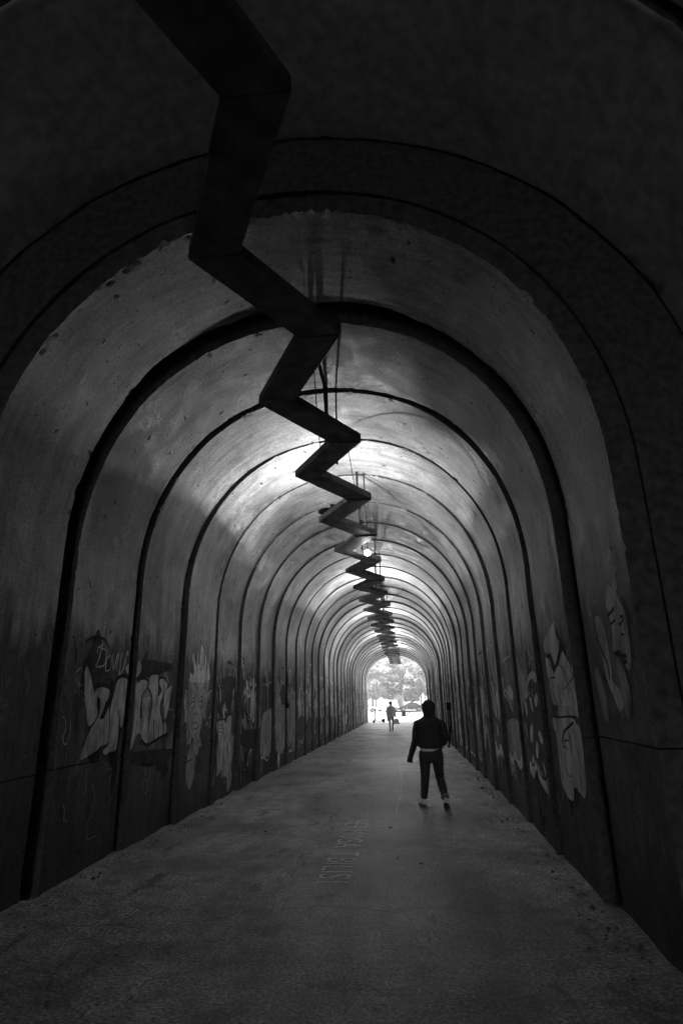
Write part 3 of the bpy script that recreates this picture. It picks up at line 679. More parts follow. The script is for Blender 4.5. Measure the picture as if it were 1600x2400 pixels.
(1,0.38,0,[8.89,1.36,8.9,1.25,8.74,1.13,8.79,1.24]),
(1,0.38,0.012,[7.81,2.07,7.93,1.87,8.02,1.72,7.97,1.68]),
(1,0.4,0.015,[7.77,2.23,7.79,2.16,7.7,2.1]),
(1,0.42,0,[8.82,0.86,8.49,0.83,8.35,0.91,8.03,0.79,7.83,0.74,7.9,0.61,8.15,0.67,8.33,0.8,8.59,0.67,8.76,0.69,8.87,0.74]),
(1,0.03,0.025,[8.81,0.87,8.55,0.82,8.37,0.9]),
(1,0.03,0.02,[8.31,0.89,8.03,0.79,7.82,0.74]),
(1,0.42,0,[7.75,1.71,7.91,1.65,7.9,1.57,7.81,1.56,7.69,1.63,7.67,1.69]),
(1,0.4,0,[8.28,1.34,8.5,1.25,8.49,1.11,8.37,1.13,8.31,1.23]),
(1,0.4,0,[8.07,1.15,8.2,1.06,8.21,0.95,8.08,0.97,8.0,1.09]),
(1,0.38,0,[7.82,1.28,7.88,1.23,7.77,1.16,7.68,1.14,7.71,1.23]),
(1,0.36,0,[7.8,0.95,7.79,0.87,7.75,0.78,7.67,0.84]),
(1,0.4,0,[8.35,0.9,7.98,0.79,7.82,0.74,7.64,0.79,7.58,0.58,7.89,0.61,8.18,0.7,8.27,0.8]),
(1,0.03,0.03,[8.35,0.9,8.12,0.79,7.86,0.74,7.68,0.78,7.58,0.89]),
(1,0.03,0.02,[8.32,0.8,8.18,0.69,7.89,0.61,7.58,0.58]),
(1,0.28,0,[6.5,2.42,6.76,2.36,7.15,2.28,7.17,2.17,6.98,2.12,6.87,2.13,6.78,2.06,6.7,1.99,6.45,2.11,6.38,2.2,6.47,2.28]),
(1,0.36,0,[6.26,2.1,6.42,2.04,6.56,1.97,6.71,1.94,6.84,1.89,6.84,1.85,7.02,1.86,7.16,1.8,7.13,1.7,7.04,1.59,6.81,1.58,6.57,1.57,6.18,1.55,5.98,1.54,5.91,1.63,5.93,1.8,5.99,1.85,5.94,1.92,6.12,2.02]),
(1,0.36,0,[7.17,2.09,6.92,2.04,6.84,1.89,7.06,1.86,7.15,1.81,7.17,1.98]),
(1,0.3,0,[7.12,1.68,6.81,1.58,6.85,1.47,5.98,1.48,5.95,1.54,6.82,1.58]),
(1,0.34,0,[7.14,1.45,6.22,1.46,6.12,1.43,5.97,1.39,5.94,1.29,5.95,1.16,5.97,1.14,5.97,1.02,6.08,0.81,6.2,0.78,6.43,0.83,6.51,0.81,6.59,0.7,6.77,0.68,6.91,0.72,7.05,0.8,7.06,0.99,7.04,1.24,7.09,1.26]),
(1,0.03,0.03,[7.1,2.1,6.89,2.09,6.9,2.0,6.78,1.92,6.7,1.99]),
(1,0.03,0.025,[6.87,2.13,6.82,1.99,6.73,1.94,6.46,2.1]),
(1,0.03,0.012,[7.16,1.8,7.02,1.86,6.81,1.86,6.61,1.82,6.52,1.84]),
(1,0.03,0.012,[6.52,1.98,6.37,1.94,6.26,1.88,6.17,1.81]),
(1,0.03,0.012,[6.12,2.02,6.24,1.92,6.44,1.74,6.11,1.8,5.97,1.83]),
(1,0.03,0.014,[6.24,2.1,6.09,2.01,5.96,1.92]),
(1,0.03,0.01,[6.12,1.97,6.01,1.87,6.0,1.84]),
(1,0.03,0.01,[6.66,1.8,6.7,1.71,6.61,1.61,6.53,1.64,6.46,1.79]),
(1,0.03,0.01,[6.46,1.71,6.41,1.61,6.34,1.49]),
(1,0.03,0.01,[6.23,1.75,6.22,1.66,6.14,1.56]),
(1,0.03,0.012,[7.03,1.77,6.9,1.64,6.82,1.58,6.92,1.39,7.07,1.26]),
(1,0.03,0.02,[7.22,1.46,6.8,1.46,6.28,1.48,6.01,1.48]),
(1,0.03,0.03,[6.18,1.43,6.4,1.38,6.67,1.31,6.83,1.18]),
(1,0.03,0.012,[6.39,1.32,6.39,1.2,6.45,1.04,6.54,0.92,6.67,0.92,6.76,0.95]),
(1,0.03,0.012,[6.36,1.33,6.28,1.13,6.4,0.84,6.27,0.8,6.2,0.78]),
(1,0.03,0.012,[6.27,1.38,6.13,1.18,6.06,1.04,6.05,0.96]),
(1,0.03,0.012,[6.2,1.39,6.09,1.27,5.97,1.14]),
(1,0.03,0.012,[6.43,1.31,6.37,1.12,6.47,0.84]),
(1,0.1,0.02,[6.72,1.21,6.64,1.24,6.46,1.25]),
(1,0.1,0.02,[6.78,1.17,6.67,1.18,6.55,1.16]),
(1,0.3,0,[4.87,2.43,4.7,2.44,4.59,2.38,4.56,2.31,4.48,2.23,4.45,2.13,4.5,1.98,4.57,1.84,4.66,1.86,4.67,1.93,4.76,1.99,4.9,1.99,4.88,2.15,4.89,2.29]),
(1,0.35,0,[4.85,2.47,4.79,2.5,4.7,2.45,4.68,2.5,4.58,2.52,4.56,2.45,4.59,2.41,4.68,2.4,4.73,2.43,4.84,2.4,4.93,2.3]),
(1,0.3,0,[5.28,2.29,5.18,2.3,5.1,2.26,5.13,2.18,5.23,2.15,5.29,2.21]),
(1,0.3,0,[5.09,2.22,5.04,2.1,5.02,1.88,5.04,1.77,4.89,1.7,4.84,1.61,4.97,1.54,5.09,1.67,5.19,1.78,5.24,1.97,5.27,2.12]),
(1,0.22,0,[5.49,1.89,5.38,1.85,5.29,1.68,5.3,1.47,5.42,1.47,5.49,1.64,5.53,1.8]),
(1,0.2,0,[4.86,1.94,4.73,1.87,4.63,1.67,4.76,1.49,4.85,1.55,4.88,1.74]),
(1,0.3,0.012,[5.41,2.49,5.37,2.56,5.22,2.59,5.11,2.55,5.02,2.46,4.99,2.37]),
(1,0.3,0.012,[5.45,2.48,5.47,2.39,5.43,2.34]),
(1,0.25,0.012,[5.33,2.54,5.19,2.53,5.12,2.48,5.07,2.42,5.18,2.41,5.29,2.46]),
(1,0.02,0.02,[4.89,2.19,4.8,2.2,4.73,2.21]),
(1,0.02,0.02,[4.68,2.18,4.63,2.16,4.54,2.2,4.61,2.22]),
(1,0.02,0.012,[4.62,2.22,4.66,2.12,4.73,2.0]),
(1,0.02,0,[4.64,2.1,4.57,2.08,4.64,2.08]),
(1,0.02,0,[4.89,1.98,4.76,1.98,4.71,1.95,4.62,1.95,4.6,1.92,4.68,1.93,4.74,1.95,4.78,1.94,4.86,1.95]),
(1,0.02,0,[4.7,1.9,4.62,1.91,4.62,1.88,4.69,1.88]),
(1,0.02,0.03,[4.93,2.26,4.78,2.28,4.71,2.3]),
(1,0.02,0.03,[5.31,2.14,5.21,2.02,5.09,1.89,5.1,1.78]),
(1,0.02,0.02,[4.5,2.35,4.46,2.28,4.46,2.17,4.47,2.04]),
(1,0.2,0,[3.83,2.39,3.8,2.36,3.72,2.35,3.71,2.33,3.78,2.34,3.81,2.31,3.72,2.26,3.64,2.24,3.65,2.17,3.68,2.12,3.75,2.14,3.82,2.03,3.82,2.19,3.81,2.33]),
(1,0.22,0.01,[3.8,2.35,3.76,2.38,3.7,2.4]),
(1,0.22,0.01,[3.79,2.35,3.67,2.39]),
(1,0.2,0.015,[3.71,2.25,3.77,2.19,3.75,2.13]),
(1,0.2,0.015,[3.64,2.24,3.66,2.17,3.69,2.12])]

def paint_side(side, items):
    """all paint on one panel side of one ring, as thin skins a few millimetres off the concrete"""
    v = []; f = []; sh = []
    def put(loop, shade, lay):
        n = len(v)
        for (Y, z) in loop: v.append((wall_x(side, Y, z) - side * (.003 + .0003 * lay), Y, z))
        return n
    for lay, (shade, w_, pts) in enumerate(items):
        pts = [(pts[i], pts[i + 1]) for i in range(0, len(pts), 2)]
        k = math.floor((pts[0][0] - K0) / DK + .5 * 0)
        ys = [p_[0] for p_ in pts]; k = math.floor((sum(ys) / len(ys) - K0) / DK)
        lo, hi = ring_y(k) + .02, ring_y(k + 1) - RINGS[k]['g'] - .03
        # smooth the traced line
        dense = []
        m = len(pts); closed = (w_ == 0)
        rng_ = range(m if closed else m - 1)
        for i in rng_:
            p0, p1, p2, p3 = [pts[(i + q) % m] if closed else pts[min(max(i + q, 0), m - 1)] for q in (-1, 0, 1, 2)]
            for q in range(4):
                t = q / 4
                dense.append(tuple(.5 * ((2 * p1[c]) + (-p0[c] + p2[c]) * t + (2 * p0[c] - 5 * p1[c] + 4 * p2[c] - p3[c]) * t * t + (-p0[c] + 3 * p1[c] - 3 * p2[c] + p3[c]) * t ** 3) for c in (0, 1)))
        if not closed: dense.append(pts[-1])
        dense = [(min(max(y, lo), hi), max(.03, z)) for y, z in dense]
        if closed:
            clean = [q for i, q in enumerate(dense) if (Vector(q) - Vector(dense[i - 1])).length > .004]
            if len(clean) < 3: continue
            tris = tessellate_polygon([[Vector((y, z, 0)) for y, z in clean]])
            n = put(clean, shade, lay)
            for t in tris: f.append(tuple(n + q for q in t)); sh.append(shade)
        else:
            seg = [dense[0]] + [q for i, q in enumerate(dense[1:], 1) if (Vector(q) - Vector(dense[i - 1])).length > .004]
            m = len(seg)
            if m < 2: continue
            L_, R_ = [], []
            for i, q in enumerate(seg):
                d = Vector(seg[min(i + 1, m - 1)]) - Vector(seg[max(i - 1, 0)])
                if d.length < 1e-6: d = Vector((0, 1))
                d.normalize(); hw_ = w_ / 2 * (1 if 0 < i < m - 1 else .4)
                L_.append((q[0] - d.y * hw_, q[1] + d.x * hw_)); R_.append((q[0] + d.y * hw_, q[1] - d.x * hw_))
            L_ = [(min(max(y, lo), hi), z) for y, z in L_]; R_ = [(min(max(y, lo), hi), z) for y, z in R_]
            n = put(L_ + R_, shade, lay)
            for i in range(m - 1): f.append((n + i, n + i + 1, n + m + i + 1, n + m + i)); sh.append(shade)
    me = pydata('graffiti', v, f)
    ca = me.color_attributes.new(name='shade', type='FLOAT_COLOR', domain='CORNER')
    li = 0; buf = []
    for p_, s_ in zip(me.polygons, sh): s_ = s_ * 1.9 if s_ > .15 else s_; buf += [s_, s_, s_, 1.0] * p_.loop_total
    ca.data.foreach_set('color', buf)
    return me
# tangled tags, drips and scrawls over the walls further down, one tangle per panel side
sg = random.Random(21)
def scrawl(side, k):
    out_ = []; y0 = ring_y(k) + .12; y1 = ring_y(k + 1) - .22; near = k < 3
    for _ in range(5 if near else 9):
        # blotches of old paint
        cy = sg.uniform(y0, y1); cz = sg.uniform(.5, 2.1); ry = sg.uniform(.1, .4); rz = sg.uniform(.15, .5); ph = sg.random() * 6
        pts = []
        for i in range(11):
            a = i / 11 * 2 * math.pi; q = 1 + .28 * math.sin(3 * a + ph) + .15 * math.sin(5 * a + 2 * ph)
            pts += [min(max(cy + ry * q * math.cos(a), y0 - .05), y1 + .1), cz + rz * q * math.sin(a)]
        out_.append((sg.choice([.03, .05, .08, .12, .22] if near else [.03, .05, .12, .3, .42]), 0, pts))
    if near:
        for _ in range(13):
            cy = sg.uniform(y0, y1); cz = sg.uniform(.5, 2.2); s_ = sg.uniform(.06, .16); pts = []; a = sg.random() * 6; x_, z_ = cy, cz
            for i in range(sg.randint(5, 10)):
                a += sg.uniform(-1.8, 1.8); x_ += math.cos(a) * s_ * .7; z_ += math.sin(a) * s_
                pts += [min(max(x_, y0 - .06), y1 + .12), min(max(z_, .3), 2.4)]
            out_.append((sg.choice([.16, .22, .3, .03, .03]), sg.uniform(.008, .022), pts))
        return out_
    for _ in range(16):
        cy = sg.uniform(y0, y1); cz = sg.uniform(.7, 2.3); s_ = sg.uniform(.12, .3); pts = []; a = sg.random() * 6; x_, z_ = cy, cz
        for i in range(sg.randint(5, 9)):
            a += sg.uniform(-1.6, 1.6); x_ += math.cos(a) * s_ * .55; z_ += math.sin(a) * s_ * 1.0
            pts += [min(max(x_, y0 - .06), y1 + .12), min(max(z_, .35), 2.6)]
        out_.append((sg.choice([.4, .4, .3, .03, .45]), sg.uniform(.018, .05) * min(3.2, 1 + max(0, k - 3) * .3), pts))
    for _ in range(6):
        cy = sg.uniform(y0, y1); cz = sg.uniform(.8, 2.3); L_ = sg.uniform(.3, 1.0)
        out_.append((sg.choice([.45, .4, .03]), sg.uniform(.010, .022) * min(4, 1 + max(0, k - 3) * .35), [cy, cz, cy + sg.uniform(-.01, .01), cz - L_ * .5, cy + sg.uniform(-.02, .02), max(.1, cz - L_)]))
    return out_
groups = {}
for k in range(0, 26):
    for side in (-1, 1): groups[(k, side)] = scrawl(side, k)
for side, shade, w_, pts in PAINT:
    ys = pts[0::2]; k = math.floor((sum(ys) / len(ys) - K0) / DK)
    groups.setdefault((k, side), []).append((shade, w_, pts))
for (k, side), items in groups.items():
    if (k, 0, 1) in panel_of:
        obj('graffiti', paint_side(side, items), M_PAINT, panel_of[(k, 0, 1)])

# pale line along a crack, its glint towards the far mouth painted in
ck = [(0.57, 19.46), (0.63, 17.11), (0.7, 15.14), (0.73, 13.61), (0.73, 12.01), (0.69, 10.93), (0.67, 9.88)]
m = MB(); cr = random.Random(9); fine_ = []
for (xa, ya), (xb, yb) in zip(ck, ck[1:]):
    for q in range(12): fine_.append((xa + (xb - xa) * q / 12 + cr.uniform(-.014, .014), ya + (yb - ya) * q / 12))
for i in range(len(fine_) - 1):
    if cr.random() < .12: continue
    (xa, ya), (xb, yb) = fine_[i], fine_[i + 1]; w_ = cr.uniform(.003, .012)
    m.add([(x, y, floor_z(x, y) + .006) for x, y in ((xa - w_, ya), (xa + w_, ya), (xb + w_, yb), (xb - w_, yb))], [(0, 1, 2, 3)])
m.build('floor_crack', M_CHALK, kind='structure')

# letters painted on the floor, reading towards the camera with their tops to the right
G = {'H': [[(0, 0), (0, 1)], [(1, 0), (1, 1)], [(0, .5), (1, .5)]], 'E': [[(0, 0), (0, 1)], [(0, 1), (1, 1)], [(0, .5), (.8, .5)], [(0, 0), (1, 0)]],
     'R': [[(0, 0), (0, 1)], [(0, 1), (.9, .9), (1, .72), (.8, .52), (0, .48)], [(.3, .48), (1, 0)]],
     'M': [[(0, 0), (0, 1), (.5, .5), (1, 1), (1, 0)]], 'O': [[(.5, 0), (.05, .25), (.05, .75), (.5, 1), (.95, .75), (.95, .25), (.5, 0)]],
     'S': [[(0, .15), (.3, 0), (.9, .1), (.9, .4), (.2, .6), (.05, .85), (.5, 1), (1, .9)]], 'A': [[(0, 0), (.5, 1), (1, 0)], [(.2, .38), (.8, .38)]],
     'T': [[(.5, 0), (.5, 1)], [(0, 1), (1, 1)]], 'B': [[(0, 0), (0, 1), (.8, .95), (.9, .7), (.6, .52), (0, .5)], [(.6, .52), (1, .3), (.8, .04), (0, 0)]],
     'I': [[(.5, 0), (.5, 1)]], 'L': [[(0, 1), (0, 0), (1, 0)]]}
seq = [('H', 9.58, 9.44), ('E', 9.36, 9.22), ('R', 9.15, 9.02), ('M', 8.92, 8.70), ('O', 8.60, 8.42), ('S', 8.34, 8.17), ('A', 8.12, 7.93),
       ('T', 7.68, 7.50), ('B', 7.38, 7.24), ('I', 7.21, 7.13), ('L', 7.04, 6.90), ('I', 6.87, 6.80), ('S', 6.75, 6.60), ('I', 6.51, 6.44)]
lettering = empty('lettering', (0, 0, 0), label='worn white words HERMOSA TBILISI painted lengthwise on the concrete floor', cat='lettering')
for ch, ya, yb in seq:
    m = MB()
    for st in G[ch]:
        for (a0, b0), (a1, b1) in zip(st, st[1:]):
            P0 = Vector((-.01 + .30 * b0, ya + (yb - ya) * a0)); P1 = Vector((-.01 + .30 * b1, ya + (yb - ya) * a1))
            d = (P1 - P0).normalized(); nrm = Vector((-d.y, d.x)) * .014
            e = d * .006
            q = [P0 - e + nrm, P1 + e + nrm, P1 + e - nrm, P0 - e - nrm]
            m.add([(p_.x, p_.y, floor_z(p_.x, p_.y) + .008) for p_ in q], [(0, 1, 2, 3)])
    m.build('letter', M_CHALK, lettering)

# ------------------------------------------------------------------ zigzag beam under the crown
BZ, BH = 4.70, .105
beam = empty('zigzag_beam', (0, 4, BZ), label='long zigzag metal beam hung below the vault crown', cat='beam')
def beam_corner(i):  # even: left outer corner, odd: right
    jx = .022 * math.sin(i * 2.7) ; jy = .03 * math.sin(i * 4.1 + 1)
    y = 3.35 + 1.105 * i + (jy if i != 8 else 0)
    return (-.46 if i % 2 == 0 else .52) + jx, y
for i in range(-6, 45):
    (xa, ya), (xb, yb) = beam_corner(i), beam_corner(i + 1)
    sgn = 1 if xb > xa else -1
    ia, ib = xa + sgn * .38, xb - sgn * .38      # inner corners sit straight across the mitre
    zj = .004 * (i % 2)
    poly = [(xa, ya), (ia, ya + .0), (xb, yb), (ib, yb)]
    poly = [(xa, ya), (ib, yb), (xb, yb), (ia, ya)]
    def lerp(p, q, t): return (p[0] + (q[0] - p[0]) * t, p[1] + (q[1] - p[1]) * t)
    # leave a 6 mm mitre joint between limbs
    poly = [lerp(poly[0], poly[1], .004), lerp(poly[1], poly[0], .004), lerp(poly[2], poly[3], .004), lerp(poly[3], poly[2], .004)]
    mb = MB(); v = [(x, y, z) for z in (BZ, BZ + BH) for x, y in poly]
    v = [(x, y - 4 + 4, z) for x, y, z in v]
    mb.add([(x, y - 4, z - BZ) for x, y, z in v], [(0, 1, 2, 3), (7, 6, 5, 4), (0, 4, 5, 1), (1, 5, 6, 2), (2, 6, 7, 3), (3, 7, 4, 0)])
    lb = mb.build('limb', M_BEAM, beam, bevel=.006); lb.location.z = .008 * math.sin(i * 3.3); lb.rotation_euler = (0, 0, 0)
    if i % 3 == 0 and i != 0 and i > -4 and i < 43:
        sx = .14 if i % 2 == 0 else -.02
        for dx, r_ in ((0, .022), (.13, .012)):
            x = sx + dx + .04; y = ya + .75 + dx * .4; top = crown_h(y) - .0 + .06
            mb = MB().tube([(x, y - 4, .05), (x, y - 4, top - BZ)], r_, 8); mb.build('hanger', M_STEEL, beam)
# bent bracket and wire at the nearest visible hanging point
MB().tube([(.02, 6.35 - 4, 1.15), (.10, 6.6 - 4, .78), (.08, 7.0 - 4, .45), (.05, 7.05 - 4, .06)], .024, 8).build('hanger', M_STEEL, beam)
for (xa, ya), (xb, yb) in (((.0, 6.3), (-.02, 7.05)), ((.16, 8.9), (.30, 9.7)), ((.30, 11.6), (.42, 12.4))):
    pts = [(xa + (xb - xa) * t, ya + (yb - ya) * t - 4, 1.1 - 1.0 * t - .12 * math.sin(math.pi * t)) for t in np.linspace(0, 1, 7)]
    MB().tube(pts, .006, 5).build('wire', M_RUBBER, beam)

# ------------------------------------------------------------------ lamps standing on the beam
def lamp(x, y, z, power, kind, label=''):
    """kind: 'tray' a small bulb low over a round tray (the nearest with an added shade block), 'bare' a bare globe, 'tube' a short tube"""
    t = empty('lamp', (x, y, BZ + BH), label=label, cat='lamp', group='lamps on top of the zigzag beam')
    h_ = z - BZ - BH
    if y < 11: MB().box(-.075, .075, -.02, .02, 0, h_ + .056, rz=R(20), c=(.068, -.188, 0)).build('shade_block', M_STEEL, t)  # added block that keeps this lamp off the near right vault
    me = MB(); r_, l_ = {'tray': (.011, .024), 'bare': (.016, .09), 'tube': (.02, .32), 'hang': (.06, 0)}[kind]
    if kind == 'tray':
        MB().disc((0, 0, h_ - .015), (0, 0, 1), .25, .006, 32).build('tray', M_STEEL, t)
        MB().tube([(0, 0, 0), (0, 0, h_ - .018)], .02, 8).build('stand', M_STEEL, t)
    elif kind == 'hang':
        MB().tube([(0, 0, h_ + r_ - .005), (0, 0, h_ + r_ + .05)], .02, 8).build('socket', M_STEEL, t)
        MB().tube([(0, 0, h_ + r_ + .05), (0, .04, .02), (0, .12, .02)], .006, 6).build('cable', M_RUBBER, t)
    else:
        MB().tube([(0, 0, 0), (0, 0, h_)], .014, 8).build('stand', M_STEEL, t)
    if kind == 'tube': me.tube([(-.16, 0, h_ + .02), (.16, 0, h_ + .02)], r_, 10)
    elif kind == 'hang':
        an = np.linspace(0, math.pi, 10); me.tube([(0, 0, h_ - r_ * math.cos(a)) for a in an], [max(r_ * .05, r_ * math.sin(a)) for a in an], 16)
    else: me.tube([(0, 0, h_), (0, 0, h_ + l_ * .5), (0, 0, h_ + l_)], r_, 14)      # short upright bulb
    area = 4 * math.pi * r_ * r_ if kind == 'hang' else 2 * math.pi * r_ * (l_ + r_)
    me.build('bulb', emit('bulb_light', power / area / math.pi), t, smooth=(kind == 'hang'))
    return t
for a_ in LAMPS: lamp(*a_)

# ------------------------------------------------------------------ people
def loft(bm, secs, n=16):
    """secs: (centre, rx, ry, [axis]) ellipses; ends closed"""
    rings = []
    m = len(secs)
    for i, s_ in enumerate(secs):
        c = Vector(s_[0]); rx, ry = s_[1], s_[2]
        d = (Vector(secs[min(i + 1, m - 1)][0]) - Vector(secs[max(i - 1, 0)][0])).normalized()
        a = Vector((1, 0, 0)) - d * d.x
        if a.length < .2: a = Vector((0, 1, 0)) - d * d.y
        a.normalize(); b = d.cross(a)
        rings.append([bm.verts.new(c + a * math.cos(2 * math.pi * k / n) * rx + b * math.sin(2 * math.pi * k / n) * ry) for k in range(n)])
    for r0, r1 in zip(rings, rings[1:]):
        for k in range(n): bm.faces.new((r0[k], r0[(k + 1) % n], r1[(k + 1) % n], r1[k]))
    bm.faces.new(rings[0][::-1]); bm.faces.new(rings[-1])
def blob(bm, c, r):
    sec = [((c[0], c[1], c[2] + r[2] * -math.cos(a)), max(.002, r[0] * math.sin(a)), max(.002, r[1] * math.sin(a))) for a in np.linspace(0.05, math.pi - .05, 9)]
    loft(bm, sec, 16)
def fused(name, build, mat, parent, voxel=.012, smooth=6, wrinkle=0, **kw):
    bm = bmesh.new(); build(bm); bmesh.ops.recalc_face_normals(bm, faces=bm.faces)
    me = bpy.data.meshes.new(name); bm.to_mesh(me); bm.free()
    tmp = bpy.data.objects.new('tmp', me); C.objects.link(tmp)
    r_ = tmp.modifiers.new('r', 'REMESH'); r_.mode = 'VOXEL'; r_.voxel_size = voxel
    s_ = tmp.modifiers.new('s', 'SMOOTH'); s_.factor = .5; s_.iterations = smooth
    dg = bpy.context.evaluated_depsgraph_get(); dg.update()
    m2 = bpy.data.meshes.new_from_object(tmp.evaluated_get(dg)); m2.name = name
    bpy.data.objects.remove(tmp)
    if wrinkle:
        for v in m2.vertices:
            p = v.co; q = mnoise.noise(Vector((p.x * 9, p.y * 9, p.z * 22))) + .5 * mnoise.noise(Vector((p.x * 20, p.y * 20, p.z * 38)))
            v.co = p + v.normal * q * wrinkle
    for p in m2.polygons: p.use_smooth = True
    m2.materials.clear(); m2.materials.append(mat)
    return obj(name, m2, None, parent, **kw)
def hand(bm, w, d, side, curl=.5):
    """palm and five unequal bent fingers; w wrist, d direction of the hand, side +1/-1 towards the thumb along y"""
    w = Vector(w); d = Vector(d).normalized(); f = Vector((0, 1, 0)); f = (f - d * f.dot(d)).normalized(); o = d.cross(f)
    loft(bm, [(w, .026, .02), (w + d * .04, .03, .04), (w + d * .085, .022, .042)], 10)
    for i, (L_, off) in enumerate(((.068, .032), (.078, .011), (.073, -.011), (.058, -.031))):
        b0 = w + d * .08 + f * off; b1 = b0 + d * L_ * .5 + o * curl * .012 * side; b2 = b0 + d * L_ * .8 + o * curl * .035 * side
        loft(bm, [(b0, .0095, .0095), (b1, .009, .009), (b2, .007, .007)], 8)
    t0 = w + d * .03 + f * .035; t1 = t0 + d * .03 + f * .025; t2 = t1 + d * .03 + f * .004
    loft(bm, [(t0, .012, .012), (t1, .011, .011), (t2, .008, .008)], 8)
def face(bm, c, s=1.0):
    x, y, z = c
    blob(bm, (x, y, z + .02 * s), (.073 * s, .092 * s, .105 * s)); blob(bm, (x, y + .015, z - .04 * s), (.055 * s, .07 * s, .07 * s))
    loft(bm, [((x, y + .085 * s, z + .03 * s), .008, .008), ((x, y + .103 * s, z - .005 * s), .014, .012), ((x, y + .088 * s, z - .018 * s), .01, .008)], 8)
    for sx in (-1, 1):
        blob(bm, (x + sx * .03 * s, y + .078 * s, z + .02 * s), (.013 * s, .012 * s, .009 * s))
        blob(bm, (x + sx * .074 * s, y - .005, z + .005 * s), (.008 * s, .018 * s, .03 * s))
    blob(bm, (x, y + .082 * s, z - .05 * s), (.024 * s, .014 * s, .009 * s))
def shoe(name, pos, yaw, pitch, parent, mat=None):
    s_ = empty('shoe', pos, parent=parent); s_.rotation_euler = (pitch, 0, yaw)
    def up(bm):
        loft(bm, [((0, -.085, .05), .03, .035), ((0, -.06, .055), .037, .05), ((0, 0, .055), .037, .045), ((0, .08, .04), .043, .032), ((0, .15, .032), .042, .024), ((0, .18, .028), .028, .018)], 14)
        loft(bm, [((0, -.045, .06), .035, .04), ((0, -.04, .105), .035, .042)], 12)
    # one upper per shoe, sole below it
    o = fused('shoe_upper', up, mat or M_SHOE, s_, .008, 3)
    def so(bm):
        loft(bm, [((0, -.09, .012), .03, .012), ((0, -.05, .012), .04, .013), ((0, .08, .012), .047, .013), ((0, .16, .012), .043, .012), ((0, .19, .014), .025, .01)], 14)
    fused('sole', so, M_SOLE, s_, .007, 1)
    return s_

